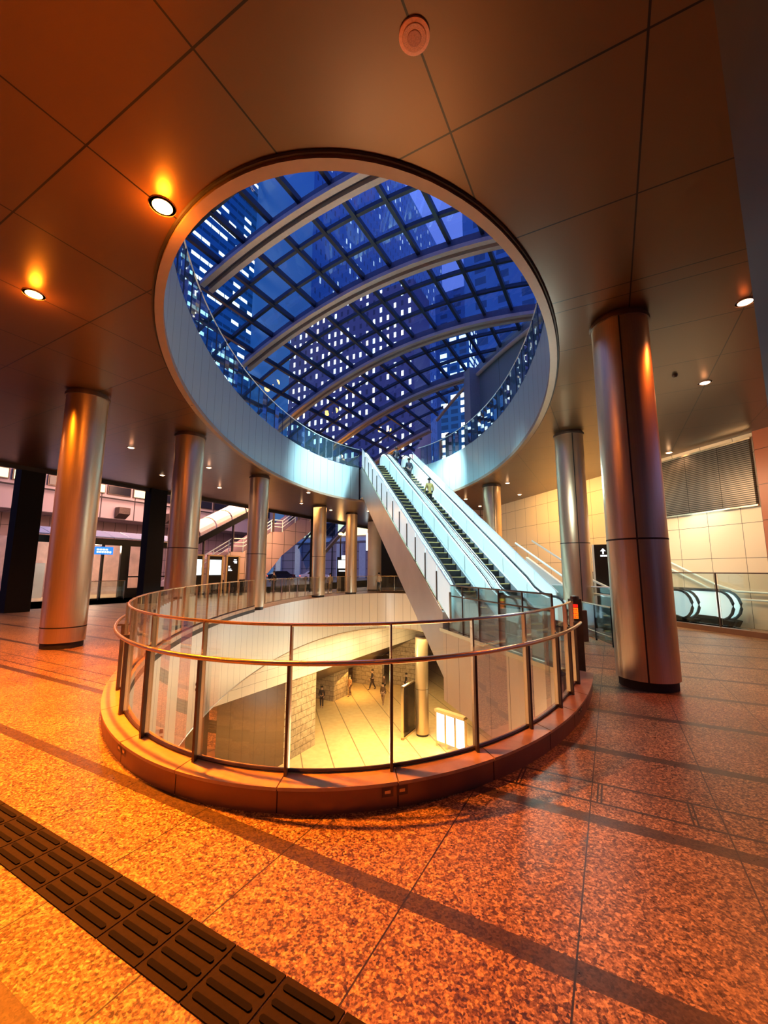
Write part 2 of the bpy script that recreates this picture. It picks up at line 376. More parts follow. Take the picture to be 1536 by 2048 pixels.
def dup(root, loc, label, group=None):
    r = root.copy(); COL.objects.link(r); r.location = loc; r['label'] = label
    if group: r['group'] = group
    for ch in [c for c in bpy.data.objects if c.parent == root]:
        c = ch.copy(); COL.objects.link(c); c.parent = r
        for g2 in [x for x in bpy.data.objects if x.parent == ch]:
            d = g2.copy(); COL.objects.link(d); d.parent = c
    return r
def fill(name, outer, holes, z, m, down=False, kind=True):
    bm = bmesh.new(); ed = []
    for loop in [outer] + holes:
        vs = [bm.verts.new((p[0], p[1], z)) for p in loop]
        for i in range(len(vs)): ed.append(bm.edges.new((vs[i], vs[(i + 1) % len(vs)])))
    bmesh.ops.triangle_fill(bm, edges=ed, use_beauty=True)
    for f in bm.faces:
        f.normal_update()
        if (f.normal.z < 0) != down: f.normal_flip()
    me = bpy.data.meshes.new(name); bm.to_mesh(me); bm.free(); me.materials.append(m)
    o = bpy.data.objects.new(name, me); COL.objects.link(o)
    if kind: struct(o)
    return o
def ell(cx, cy, rx, ry, tilt, n=160, off=0):
    out = []
    for i in range(n):
        a = 2 * pi * i / n; x, y = (rx + off) * sin(a), -(ry + off) * cos(a)   # a = 0 is the near end, grows to the right
        out.append((cx + x * cos(tilt) + y * sin(tilt), cy - x * sin(tilt) + y * cos(tilt)))
    return out
FL = (-.106, 16.46, 5.02, 13.25, .0355)         # floor opening
CE = (-.23, 13.71, 4.69, 10.27, .041)           # ceiling opening
def st_of(p): return p[0] * eS.x + p[1] * eS.y, p[0] * eU.x + p[1] * eU.y
# ------------------------------------------------------------------ SETTING: floors and ceilings
e0 = ell(*FL, n=200, off=.0)
def in_land(p): s_, t_ = st_of(p); return s_ > 4.5 and t_ < 11.2
hole = []
for i, p in enumerate(e0):
    if not in_land(p): hole.append(p)
    elif i and not in_land(e0[i - 1]):
        prev = e0[i - 1]
        hole.append(tuple((ST(4.5, st_of(prev)[1] + .05))[:2])); E0T = st_of(prev)[1] + .05
        hole.append(tuple(ST(4.5, 11.2)[:2]))
        k = i
        while in_land(e0[k]): k += 1
        hole.append(tuple(ST(st_of(e0[k])[0], 11.2)[:2]))
wall_r = [ST(13.1, -6), ST(13.1, 60)]
outer = [AB(-20.8, -10), ST(16.5, -22), ST(16.5, 70), AB(-20.8, 75)]
fill('floor', [tuple(p[:2]) for p in outer], [hole], 0, M['granite'])
M['asphalt'] = mat('street_surface', (.10, .085, .08), .3, noise=.4, nscale=1.5)
mb = MB(); mb.quad(AB(-90, -20, -.02), AB(-20.8, -20, -.02), AB(-20.8, 160, -.02), AB(-90, 160, -.02)); struct(mb.build('floor_street', M['asphalt']))
mb = MB(); mb.quad(AB(-20.9, 40, -.03), AB(40, 40, -.03), AB(40, 160, -.03), AB(-20.9, 160, -.03)); struct(mb.build('floor_plaza', M['asphalt']))
co = [AB(-19.6, -8), ST(13.35, -20), ST(13.1, 40), AB(-19.6, 44)]
ce_in = ell(*CE, n=160)
fill('ceiling', [tuple(p[:2]) for p in co], [ce_in], ZC, M['ceiling'], down=True)
fill('floor_upper', [tuple(p[:2]) for p in co], [ell(*CE, n=160, off=.02)], ZU - .02, M['fascia'])
mb = MB(); mb.bar(AB(-19.65, -8, ZC + .35), AB(-19.65, 44, ZC + .35), .1, 1.0); mb.bar(AB(-19.65, -8, ZC + 1.3), AB(-19.65, 44, ZC + 1.3), .1, 1.0); struct(mb.build('trim_1', M['seam']))
# lower concourse ceiling and floor
lo = [(-30, 2), (30, 2), (30, 70), (-30, 70)]
wl_in = [AB(-15.5 + .0, 5), AB(30, 5), AB(30, 60), AB(-15.5, 60)]
fill('ceiling_lower', [tuple(p[:2]) for p in wl_in], [ell(*FL, n=160)], ZD, M['drum'], down=True)
mb = MB(); mb.quad((-30, 2, ZL), (40, 2, ZL), (40, 75, ZL), (-30, 75, ZL)); struct(mb.build('floor_lower', M['lower_floor']))
mb = MB(); mb.quad((-30, 3, ZL), (40, 3, ZL), (40, 3, ZD), (-30, 3, ZD), uv=[(0, 0), (60, 0), (60, 6), (0, 6)]); struct(mb.build('wall_lower_near', M['drum']))
mb = MB(); mb.quad((16, 3, ZL), (16, 75, ZL), (16, 75, ZD), (16, 3, ZD), uv=[(0, 0), (60, 0), (60, 6), (0, 6)]); struct(mb.build('wall_lower_right', M['drum']))
mb = MB(); mb.quad((-30, 70, ZL), (40, 70, ZL), (40, 70, 0), (-30, 70, 0), uv=[(0, 0), (60, 0), (60, 6), (0, 6)]); struct(mb.build('wall_lower_back', M['blocks']))
# drum wall of the floor opening
k1 = next(i for i in range(200) if in_land(e0[i])); k2 = max(i for i in range(200) if in_land(e0[i]))
cl = [e0[(k2 + 1 + i) % 200] for i in range(200 - (k2 - k1 + 1))]
mb = MB(); mb.strip([(x, y, ZD) for x, y in cl], [(x, y, 0) for x, y in cl], v1=2.4); mb.fixn = False
o = mb.build('wall_drum', M['drum']); struct(o)
mb = MB()
far = [i for i in range(len(e0)) if 8 < i < 196 and not in_land(e0[i])]
mb.tube([(x, y, ZD) for x, y in e0], .025, 6, closed=True); struct(mb.build('trim_2', M['steel']))
# landing housing that hangs into the opening
mb = MB(); mb.prism([ST(4.5, 6.0, -1.85), ST(4.5, 10.9, -1.85), ST(4.5, 10.9, -.06), ST(4.5, 6.0, -.06)], eS * 3.2)
hs = mb.build('landing_housing', M['housing']); tag(hs, 'pale panelled box under the escalator landing, hanging into the floor opening', 'panelling')
# ceiling opening fascia
cf = ell(*CE, n=160); cf.append(cf[0])
def gapU(p): s_, t_ = st_of(p); return 4.45 < s_ < 7.6 and t_ > 18
runs = [[]]
n_ = 160; start = next(i for i in range(n_) if gapU(cf[i]) and not gapU(cf[i + 1])) + 1
for k in range(n_ + 1):
    p_ = cf[(start + k) % n_]
    if gapU(p_) and k > 2: break
    runs[-1].append(p_)
fr = runs[-1]
mb = MB(); mb.strip([(x, y, ZC) for x, y in fr], [(x, y, ZU) for x, y in fr], v1=2); mb.fixn = False
struct(mb.build('wall_fascia', M['fascia']))
ring = ell(*CE, n=160)
mb = MB()
ri = ell(*CE, n=160, off=-.10); ro = ell(*CE, n=160, off=.03)
for i in range(160):
    j = (i + 1) % 160; (a0, a1, b0, b1) = (ri[i], ri[j], ro[i], ro[j])
    mb.quad((*a0, ZC - .06), (*a1, ZC - .06), (*b1, ZC - .06), (*b0, ZC - .06)); mb.quad((*a0, ZC - .06), (*a1, ZC - .06), (*a1, ZC + .05), (*a0, ZC + .05)); mb.quad((*b0, ZC - .06), (*b1, ZC - .06), (*b1, ZC + .01), (*b0, ZC + .01))
mb.fixn = False
struct(mb.build('trim_3', mat('opening_trim', (.24, .16, .11), .5, .2, noise=.05)))
mb = MB(); mb.tube([(x, y, ZC - .01) for x, y in ell(*CE, n=160, off=.05)], .022, 6, closed=True); struct(mb.build('trim_4', M['seam']))
# right hand wall with louvre
mb = MB(); mb.box(ST(13.1, 8.35, -.02), eS * .3, eU * 30, V((0, 0, ZC + .02)))
for f in range(len(mb.uv)): pass
w = mb.build('wall_right', M['limestone']); struct(w)
mb = MB(); mb.box(ST(13.1, 5.2, 3.45), eS * .3, eU * 3.15, V((0, 0, ZC - 3.45))); mb.box(ST(13.1, -18, -.02), eS * .3, eU * 26.4, V((0, 0, 3.5)))
M['red_wall'] = clad('red_stone_wall', (.42, .12, .05), 1.4, .4, 0, .008, 1.0)
mb2 = MB(); mb2.box(ST(13.0, 7.6, 0), eS * .09, eU * .75, V((0, 0, ZC))); struct(mb2.build('wall_return', M['red_wall']))
struct(mb.build('wall_right_near', M['limestone']))
mb = MB(); mb.box(ST(12.99, 8.45, 3.46), eS * .1, eU * 2.95, V((0, 0, 1.9)))
lv = thing('louvre_grille', 'dark louvred ventilation grille high on the tiled right wall', 'grille', ST(13, 9.9, 3.5))
mb.build('louvre_panel', M['louvre'], lv)
mb = MB(); mb.bar(ST(13.0, 8.4, 5.38), ST(13.0, 11.45, 5.38), .06, .05); mb.build('top_strip', M['rail'], lv)
mb = MB(); mb.bar(ST(13.0, 8.4, 3.44), ST(13.0, 11.45, 3.44), .05, .04); mb.build('bottom_strip', M['rail'], lv)
mb = MB(); mb.box(ST(8.5, 38, 0), eS * 5, eU * .3, V((0, 0, ZC))); struct(mb.build('wall_back', M['seam']))
mb = MB(); mb.box(ST(10.7, 24.5, 0), eS * 2.4, eU * .3, V((0, 0, ZC))); struct(mb.build('wall_back_return', M['purple_wall']))
mb = MB(); mb.box(AB(-19.6, -8.2, 0), eR * 40, eB * -.2, V((0, 0, ZC))); struct(mb.build('wall_near', mat('near_wall_stone', (.30, .16, .09), .5, noise=.15, nscale=2)))
# near dark pier at the right edge of the frame
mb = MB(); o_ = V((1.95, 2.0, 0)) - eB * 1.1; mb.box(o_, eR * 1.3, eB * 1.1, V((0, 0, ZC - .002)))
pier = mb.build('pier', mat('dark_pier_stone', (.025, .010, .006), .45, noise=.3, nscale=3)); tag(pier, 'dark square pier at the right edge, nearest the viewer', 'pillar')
# ------------------------------------------------------------------ COLUMNS
def column(x, y, r, label, z0=0, z1=ZC, zs=(2.05,), seam=None, mt='steel', grp=None, name='column'):
    t = thing(name, label, 'column', (x, y, z0), grp)
    prof = [(r, z0 + .12), (r, z1 - .1)]
    mb = MB(); mb.lathe((x, y, 0), prof, 48); mb.build('shaft', M[mt], t, smooth=True)
    mb = MB(); mb.lathe((x, y, 0), [(r - .03, z0), (r - .03, z0 + .12)], 40); mb.build('base_ring', M['seam'], t, smooth=True)
    mb = MB(); mb.lathe((x, y, 0), [(r + .03, z1 - .12), (r + .03, z1 - .06), (r - .02, z1 - .06), (r - .02, z1)], 40); mb.build('top_ring', M['dark_post'], t, smooth=True)
    for z in zs:
        mb = MB(); mb.lathe((x, y, 0), [(r + .003, z - .012), (r + .003, z + .012)], 48, capb=False); mb.build('joint', M['seam'], t, smooth=True)
    if seam is not None:
        mb = MB(); mb.cbox((x + cos(seam) * r, y + sin(seam) * r, z0 + .12), .02, .02, z1 - z0 - .24, seam); mb.build('vertical_joint', M['seam'], t)
    return t
column(-6.75, 8.95, .40, 'big steel column at the far left, nearest on the left side', zs=(.42,))
column(-5.72, 11.75, .40, 'steel column just behind the left end of the glass guard', zs=(2.2,))
column(-5.3, 17.2, .40, 'steel column left of centre, in front of the stair with railings', zs=(2.25,))
column(-3.95, 25.2, .40, 'slim looking steel column right of the far dark square post', zs=(2.4,))
column(-2.25, 28.5, .40, 'farthest round column left of the escalator, orange lit', zs=())
column(-.75, 33, .55, 'dull wide round column behind, right beside the farthest orange one', zs=(), mt='truss')
column(3.74, 6.10, .395, 'large orange lit column in the right foreground', zs=(2.05,), seam=-2.1)
column(5.33, 11.5, .38, 'column between the escalators and the big right column', zs=(2.35,), seam=-1.75)
column(5.02, 18.9, .40, 'pale lit column rising behind the escalators', zs=(2.5,), seam=-1.6)
column(2.37, 26.7, .40, 'pale column standing on the lower concourse floor', z0=ZL, z1=ZD, zs=(-5.6,), name='lower_column')
def pillar(a, b, sa, sb, label, z1=ZC):
    mb = MB(); mb.box(AB(a - sa / 2, b - sb / 2, 0), eR * sa, eB * sb, V((0, 0, z1))); return tag(mb.build('square_pillar', M['black']), label, 'pillar')
pillar(-19.9, 7.3, .55, .78, 'black square pillar behind the big left column')
pillar(-19.7, 12.35, .5, .85, 'black square pillar left of the second steel column')
pillar(-19.3, 24.6, .45, .55, 'black square pillar beside the slim far steel column')
# ------------------------------------------------------------------ CEILING FITTINGS
def downlight(x, y, label, m, r=.085, grp=None):
    t = thing('ceiling_light', label, 'light', (x, y, ZC), grp)
    mb = MB(); mb.lathe((x, y, ZC), [(r * 1.35, -.012), (r * 1.35, 0), (r * 1.02, 0), (r * 1.02, -.012)], 24, capb=False); mb.build('trim', M['trim_ring'], t, smooth=True)
    mb = MB(); mb.lathe((x, y, ZC), [(r, -.01), (r * .7, -.025), (.001, -.03)], 24, capb=False); mb.build('lens', m, t, smooth=True)
    return t
p = AB(-4.06, 2.35); downlight(p.x, p.y, 'glaring orange ceiling light beside the oval opening', M['lamp_orange'], .10)
light('SPOT', 'key_lamp', p + V((0, 0, ZC - .1)), P_LAMP['key'], ORANGE, .08, p + V((-.3, -.5, 0)), 1.75, 1)
light('POINT', 'key_lamp_halo', p + V((0, 0, ZC - .22)), 60, ORANGE, .06)  # extra point below the lens, added for the glow on the ceiling
p = AB(-7.08, 2.37); downlight(p.x, p.y, 'orange ceiling light at the left edge of the ceiling', M['lamp_orange'], .10)
light('SPOT', 'second_lamp', p + V((0, 0, ZC - .1)), P_LAMP['second'], ORANGE, .08, p, 2.1, 1)
light('POINT', 'second_lamp_halo', p + V((0, 0, ZC - .22)), 40, ORANGE, .06)  # likewise an added point for the ceiling glow
p = AB(-6, -2.2); light('SPOT', 'rear_lamp', p + V((0, 0, ZC - .1)), 700, ORANGE, .1, p, 2.2, .8)
p = AB(2.0, .6); light('SPOT', 'rear_lamp', p + V((0, 0, ZC - .1)), 25, ORANGE, .1, p, 2.7, .8)
p = AB(-10.1, 2.4); light('SPOT', 'row_lamp', p + V((0, 0, ZC - .1)), 1100, ORANGE, .1, p, 2.7, .8)
p = AB(-13.4, 2.4); light('SPOT', 'row_lamp', p + V((0, 0, ZC - .1)), 1000, (1, .3, .08), .1, p, 2.7, .8)
for (a, b, lab, pw, cl_) in [(2.0, 7.48, 'warm ceiling light at the right edge, largest of the right row', 620, (1, .16, .02)), (2.0, 10.49, 'warm ceiling light right of the big column, middle of its row', 200, (1, .38, .14)), (1.97, 16.4, 'small warm ceiling light just above the louvred grille', 60, WARM),
    (-13.5, 7.48, 'small ceiling light between the two left columns', 420, (1, .42, .2)), (-13.5, 10.48, 'small ceiling light just right of the second column', 330, (1, .5, .28)), (-16.35, 10.43, 'small ceiling light left of the second column top', 0, WARM), (-16.4, 13.4, 'small ceiling light midway between second and third columns', 280, (1, .5, .28)),
    (-13.4, 16.44, 'tiny ceiling light nearest the opening edge, right of the third column', 220, (1, .5, .28)), (-16.0, 19.0, 'tiny ceiling light left of the fourth column', 160, WARM), (-16.06, 22.06, 'tiny ceiling light just right of the fourth column', 0, WARM), (-14.1, 23.6, 'tiny ceiling light left of the escalator underside', 150, WARM),
    (-3.88, 18.84, 'tiny ceiling light right of the column behind the escalators', 50, WARM), (-3.95, 22.06, 'tiny ceiling light by the top of the back wall', 0, WARM), (-6.87, 22.1, 'tiny ceiling light left of the column behind the escalators', 50, WARM), (-6.86, 24.96, 'tiny ceiling light farthest back behind the escalators', 0, WARM)]:
    p = AB(a, b); downlight(p.x, p.y, lab, M['lamp_white'], .09)
    if pw: light('SPOT', 'row_lamp', p + V((0, 0, ZC - .08)), pw, cl_, .08, p, 2.5, .7); light('POINT', 'row_lamp_halo', p + V((0, 0, ZC - .18)), .9, cl_, .05)  # halo is a weak point added beneath each lens
p = AB(-1.03, 2.34)
t = thing('ceiling_speaker', 'round orange speaker cover on the ceiling above the opening', 'speaker', (p.x, p.y, ZC))
mb = MB(); mb.lathe((p.x, p.y, ZC), [(.115, -.001), (.115, -.014), (.105, -.018)], 40); mb.build('rim', M['speaker'], t, smooth=True)
mb = MB(); mb.lathe((p.x, p.y, ZC), [(.09, -.018), (.085, -.024), (.001, -.024)], 40, capb=False); mb.build('grille', mat('speaker_grille', (.62, .27, .14), .6, noise=.3, nscale=150), t, smooth=True)
mb = MB(); mb.lathe((p.x, p.y, ZC), [(.052, -.024), (.048, -.028), (.001, -.028)], 32, capb=False); mb.build('cone', mat('speaker_cone', (.45, .17, .09), .6, noise=.2, nscale=90), t, smooth=True)
for (x, y, lab) in [(5.9, 7.9, 'small dome sensor on the ceiling right of the big column'), (-4.6, 9.4, 'small dark sensor on the left rim of the ceiling opening')]:
    mb = MB(); mb.lathe((x, y, ZC), [(.05, 0), (.05, -.03), (.03, -.06), (.001, -.065)], 16, capb=False); tag(mb.build('ceiling_sensor', M['dark_post'], smooth=True), lab, 'sensor')
# ------------------------------------------------------------------ CURB AND GLASS GUARD
ci = ell(*FL, n=400); com = ell(*FL, n=400, off=.24)
NE = 400
def ang_of(p):
    x, y = p[0] - FL[0], p[1] - FL[1]; c_, s_ = cos(FL[4]), sin(FL[4]); X, Y = x * c_ - y * s_, x * s_ + y * c_
    return atan2(X / FL[2], -Y / FL[3]) / (2 * pi) * NE
def pe(i, off, z):
    a = 2 * pi * i / NE; x, y = (FL[2] + off) * sin(a), -(FL[3] + off) * cos(a); c_, s_ = cos(FL[4]), sin(FL[4])
    return V((FL[0] + x * c_ + y * s_, FL[1] - x * s_ + y * c_, z))
i_r = ang_of((2.86, 6.1)); CH = .17
cb = thing('curb', 'curved stone and metal curb ring around the floor opening', 'curb', pe(0, .3, 0))
bounds = [ang_of(q_) for q_ in [(-2.16, 3.64), (-1.47, 3.25), (-.70, 3.08), (.08, 3.15), (.81, 3.45), (1.45, 3.98), (1.9, 4.49), (2.28, 5.08)]] + [i_r]
k = bounds[0]
left = [k]
while left[0] > -100: left.insert(0, left[0] - (9.5 if left[0] > -30 else 3.4))
bl = left[:-1] + bounds
for a_, b_ in zip(bl[:-1], bl[1:]):
    n = max(3, int((b_ - a_) / 1.2)); g_ = .05
    ii = [a_ + g_ + (b_ - a_ - 2 * g_) * j / n for j in range(n + 1)]
    wi = .25 if True else 0
    mb = MB()
    mb.strip([pe(i, -.02, CH) for i in ii], [pe(i, wi + .01, CH) for i in ii]); mb.strip([pe(i, wi + .01, CH) for i in ii], [pe(i, wi + .01, CH - .022) for i in ii]); mb.strip([pe(i, -.02, CH) for i in ii], [pe(i, -.02, CH - .1) for i in ii])
    for i in (ii[0], ii[-1]): mb.quad(pe(i, -.02, CH), pe(i, wi + .01, CH), pe(i, wi + .01, CH - .022), pe(i, -.02, CH - .022))
    mb.build('capstone', M['curb'], cb)
    mb = MB(); mb.strip([pe(i, wi - .008, 0) for i in ii], [pe(i, wi - .008, CH - .022) for i in ii]); mb.build('face_panel', M['curb_side'], cb)
n = 300; ii = [bl[0] + (bl[-1] - bl[0]) * j / n for j in range(n + 1)]
mb = MB(); mb.strip([pe(i, .235, 0) for i in ii], [pe(i, .235, CH - .02) for i in ii]); mb.strip([pe(i, -.01, CH - .02) for i in ii], [pe(i, .235, CH - .02) for i in ii]); mb.strip([pe(i, -.01, CH - .02) for i in ii], [pe(i, -.01, -.05) for i in ii]); mb.quad(pe(ii[-1], -.01, 0), pe(ii[-1], .235, 0), pe(ii[-1], .235, CH - .02), pe(ii[-1], -.01, CH - .02)); mb.build('curb_core', M['seam'], cb)
for (ia, hw) in [(ang_of((.06, 3.15)), 1.1), (ang_of((-2.16, 3.64)), 1.0), (ang_of((2.05, 4.7)), .8)]:   # small recessed plates
    for sg in (-1, 1):
        c0 = ia + sg * hw * .55; jj = [c0 + hw * .5 * (j / 4 - .5) * 1.7 for j in range(5)]
        mb = MB(); mb.strip([pe(i, .245, .075) for i in jj], [pe(i, .245, .135) for i in jj]); o = mb.build('vent_plate', M['dark_post'], cb)
        mb = MB(); mb.strip([pe(i, .2455 + .001, .095) for i in jj[1:4]], [pe(i, .2455 + .001, .115) for i in jj[1:4]]); mb.build('vent_slot', M['rail'], o)
gd = thing('glass_guard', 'curved glass guard with metal posts standing on the curb', 'railing', pe(0, 0, CH))
posts = [ang_of(q_) for q_ in [(-2.59, 4.35), (-2.06, 3.77), (-1.41, 3.41), (-.68, 3.24), (.05, 3.32), (.73, 3.59), (1.32, 4.08), (1.82, 4.71), (2.15, 5.16), (2.43, 5.61)]]
lp = [posts[0]]
while lp[0] > -205:
    x0 = lp[0]; d_ = .01
    while (pe(x0 - d_, 0, 0) - pe(x0, 0, 0)).length < 1.0: d_ += .05
    lp.insert(0, x0 - d_)
allp = lp[:-1] + posts
P0 = .05
def rad(i): return (pe(i, 1, 0) - pe(i, 0, 0)).normalized()
for k, i in enumerate(allp):
    c0 = pe(i, P0, CH); rd = rad(i); tg = V((-rd.y, rd.x, 0))
    near = i > -60
    zb = CH
    mb = MB(); mb.box(c0 - rd * .02 - tg * .007, rd * .05, tg * .014, V((0, 0, 1.2 - zb))); o = mb.build('post', M['rail'] if k % 2 else M['rail'], gd)
    if near:
        mb = MB(); mb.box(c0 + rd * .031 - tg * .010, rd * .035, tg * .02, V((0, 0, .77))); mb.build('post_fin', M['dark_post'], o)
        mb = MB(); mb.bar(c0 + rd * .06 + V((0, 0, .765)), c0 + rd * .13 + V((0, 0, .765)), .012, .02); mb.build('rail_bracket', M['dark_post'], o)
for a_, b_ in zip(allp[:-1], allp[1:]):
    g_ = (b_ - a_) * .02; n = 5; jj = [a_ + g_ + (b_ - a_ - 2 * g_) * j / n for j in range(n + 1)]
    if a_ > -60 or True:
        mb = MB(); mb.strip([pe(i, P0, CH + .02) for i in jj], [pe(i, P0, 1.18) for i in jj]); mb.build('glass_pane', M['guard_glass'], gd)
n = 400; jj = [allp[0] + (allp[-1] - allp[0]) * j / n for j in range(n + 1)]
mb = MB(); mb.tube([pe(i, P0, 1.195) for i in jj], .013, 8); mb.build('top_rail', M['rail'], gd, smooth=True)
mb = MB(); mb.tube([pe(i, P0, CH + .015) for i in jj], .014, 6); mb.build('base_channel', M['dark_post'], gd, smooth=True)
n = 220; h0 = ang_of((-3.6, 6.4)); jj = [h0 + (allp[-1] - .3 - h0) * j / n for j in range(n + 1)]
mb = MB(); mb.tube([pe(i, P0 + .13, .945) for i in jj], .019, 10); mb.build('handrail', M['rail'], gd, smooth=True)
# ------------------------------------------------------------------ TACTILE STRIP
k = 0
for i in range(40):
    a_ = -9.384 + i * .281
    mb = MB(); mb.box(AB(a_ + .004, 1.195, 0), eR * .273, eB * .272, V((0, 0, .006)))
    for r_ in range(4):
        b_ = 1.225 + r_ * .062; pts = []
        for ang in range(12):
            t2 = 2 * pi * ang / 12; ex = .105 if cos(t2) > 0 else -.105; pts.append(AB(a_ + .14 + ex + .013 * cos(t2), b_ + .014 + .013 * sin(t2), .006))
        mb.prism(pts, V((0, 0, .006)), 1)
    tag(mb.build('tactile_tile', [M['tactile'], M['tact_bar']]), 'dark tactile paving tile with raised bars in the strip crossing the lower left floor', 'paving tile', 'tactile paving tiles')
# ------------------------------------------------------------------ ESCALATORS
def zt(t): return 0 if t < T0 else (ZU if t > T1 else (t - T0) * SL)
def hr_path(s_):
    pts = []; r = .40; zc = .52
    for k in range(0, 10): a = -pi / 2 - k * pi / 9; pts.append((9.62 + r * cos(a), zc + r * sin(a)))
    pts += [(9.95, .925), (10.25, 1.0), (10.55, 1.14)]
    t = 10.9
    while t < T1 - .3: pts.append((t, zt(t) + .87)); t += .5
    pts += [(T1, ZU + .80), (T1 + .35, ZU + .90), (T1 + .7, ZU + .92)]
    for k in range(0, 10): a = pi / 2 - k * pi / 9; pts.append((T1 + .8 + .4 * cos(a), ZU + .52 + .4 * sin(a)))
    return [ST(s_, t_, z_) for t_, z_ in pts]
def bal_poly(s_):
    up = [(T0 - .75, .12), (T0 - .75, .85), (9.95, .87), (10.55, 1.07), (T1, ZU + .76), (T1 + 1.15, ZU + .86), (T1 + 1.15, ZU + .12), (T1, ZU + .1), (T0 + .2, .14)]
    return [ST(s_, a, b) for a, b in up]
step_me = MB(); step_me.box(ST(0, 0, -.2), eS * .90, eU * .335, V((0, 0, .2))); 
for k in range(4): step_me.box(ST(.02 + .22 * k, 0.0, 0), eS * .2, eU * .3, V((0, 0, .004)), 0)
step_me.box(ST(.05, -.005, -.014), eS * .80, eU * .014, V((0, 0, .02)), 1)
proto_step = None
def escalator(s0, s1, label):
    global proto_step
    root = thing('escalator', label, 'escalator', ST((s0 + s1) / 2, T0, 0))
    nst = 37
    wd = s1 - s0 - .22
    for i in range(nst):
        t_ = T0 + i * (T1 - T0) / nst; z_ = (i + 1) * ZU / nst - .02
        if proto_step is None:
            o = step_me.build('step', [M['step'], M['yellow']], root); proto_step = o; o.matrix_parent_inverse = Matrix.Identity(4)
        else:
            o = proto_step.copy(); COL.objects.link(o); o.parent = root; o.matrix_parent_inverse = Matrix.Identity(4)
        o.location = ST(s0 + .11, t_, z_) - root.location
    for s_ in (s0, s1):
        mb = MB(); mb.tube(hr_path(s_), .035, 8); mb.build('handrail', M['rubber'], root, smooth=True)
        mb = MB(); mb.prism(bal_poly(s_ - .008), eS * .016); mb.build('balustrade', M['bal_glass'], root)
        for k in range(9):
            t_ = T0 + .9 + k * 1.3; mb = MB(); mb.bar(ST(s_ - .011, t_, zt(t_) + .15), ST(s_ - .011, t_, zt(t_) + .80), .012, .03); mb.build('panel_joint', M['pale_deck'], root)
        mb = MB(); mb.tube([q_ - V((0, 0, .055)) for q_ in hr_path(s_)][10:-9], .014, 6); mb.build('added_rail_strip', M['esc_strip'], root)  # made-up glowing strip under the handrail, added to whiten the balustrade
    for s_, sgn in ((s0, 1), (s1, -1)):
        pts = [(T0 - .9, 0), (T0 - .9, .16), (T0 - .1, .18), (T1 + .1, ZU + .16), (T1 + 1, ZU + .14), (T1 + 1, ZU), (T1, ZU - .3), (T0 + .5, 0)]
        mb = MB(); mb.prism([ST(s_ - .07 if sgn > 0 else s_ - .08, a, b) for a, b in pts], eS * .15); mb.build('skirt', M['pale_deck'], root)
    mb = MB(); mb.box(ST(s0 + .1, T0 - 1.6, .0), eS * wd, eU * 1.62, V((0, 0, .02))); mb.build('comb_plate', M['comb'], root)
    mb = MB(); mb.box(ST(s0 + .1, T0 - .03, .02), eS * wd, eU * .05, V((0, 0, .012))); mb.build('comb_edge', M['yellow'], root)
    mb = MB(); mb.box(ST(s0 + .1, T1, ZU - .1), eS * wd, eU * 1.4, V((0, 0, .11))); mb.build('top_plate', M['pale_deck'], root)
    for s_ in (s0, s1):
        mb = MB(); mb.prism([ST(s_ - .09, a, b) for a, b in ((9.25, .02), (9.25, .2), (9.4, .3), (10.1, .34), (10.3, .02))], eS * .18); mb.build('newel_base', M['black'], root)
    return root
M['esc_strip'] = emis('added_strip_glow', (.75, .97, 1), 5)  # emission of the strips added under the handrails
M['comb'] = mat('comb_plate_metal', (.55, .66, .60), .25, .8, noise=.1, nscale=6)
escalator(4.76, 5.84, 'left escalator of the pair climbing to the upper floor, empty')
escalator(6.12, 7.20, 'right escalator of the pair, with people riding up')
# decks, truss, side guards
tr = thing('escalator_truss', 'clad truss and soffit carrying the two rising escalators', 'escalator structure', ST(6, T0, 0))
poly = [(10.9, -1.85), (10.95, -.02), (10.0, 0), (T1, ZU - .02), (T1 + 1.3, ZU - .02), (T1 + 1.3, ZU - 1.95), (T1 - .5, ZU - 2.1), (10.95, -1.28)]
poly = [(10.95, -1.28), (10.95, 0.45), (T1, ZU - .08), (T1 + .8, ZU - .08), (T1 + .8, ZU - 1.85), (T1 - .2, ZU - 1.85)]
mb = MB(); mb.prism([ST(4.52, a, b) for a, b in poly], eS * 3.03); mb.build('cladding', M['truss'], tr)
mb = MB(); mb.prism([ST(5.91, a, b) for a, b in [(T0 - .6, 0), (T0 - .5, .2), (T0, .22), (T1, ZU + .2), (T1 + .8, ZU + .2), (T1 + .8, ZU - .1), (T0 + 1, 0)]], eS * .14); mb.build('centre_deck', M['pale_deck'], tr)
mb = MB(); mb.prism([ST(7.27, a, b) for a, b in [(T0 - .6, 0), (T0 - .5, .2), (T0, .22), (T1, ZU + .2), (T1 + .8, ZU + .2), (T1 + .8, ZU - .1), (T0 + 1, 0)]], eS * .28); mb.build('outer_deck', M['pale_deck'], tr)
mb = MB(); mb.tube([ST(4.50, T0 + .9, .52), ST(4.50, T1, ZU - .04)], .03, 6); mb.build('edge_trim', M['rail'], tr)
lg = thing('escalator_side_guard', 'white panelled side guard with dark posts along the left escalator', 'railing', ST(4.5, T0, 0))
n = 13
for i in range(n):
    ta = T0 + .35 + (T1 - T0 - .35) * i / n + .03; tb = T0 + .35 + (T1 - T0 - .35) * (i + 1) / n - .03
    mb = MB(); mb.prism([ST(4.50, ta, zt(ta) + .05), ST(4.50, tb, zt(tb) + .05), ST(4.50, tb, zt(tb) + 1.0), ST(4.50, ta, zt(ta) + 1.0)], eS * .02); mb.build('panel', M['glow_panel'], lg)
    mb = MB(); mb.box(ST(4.47, ta - .05, zt(ta) + .0), eS * .05, eU * .035, V((0, 0, .80))); mb.build('post', M['dark_post'] if i else M['steel'], lg)
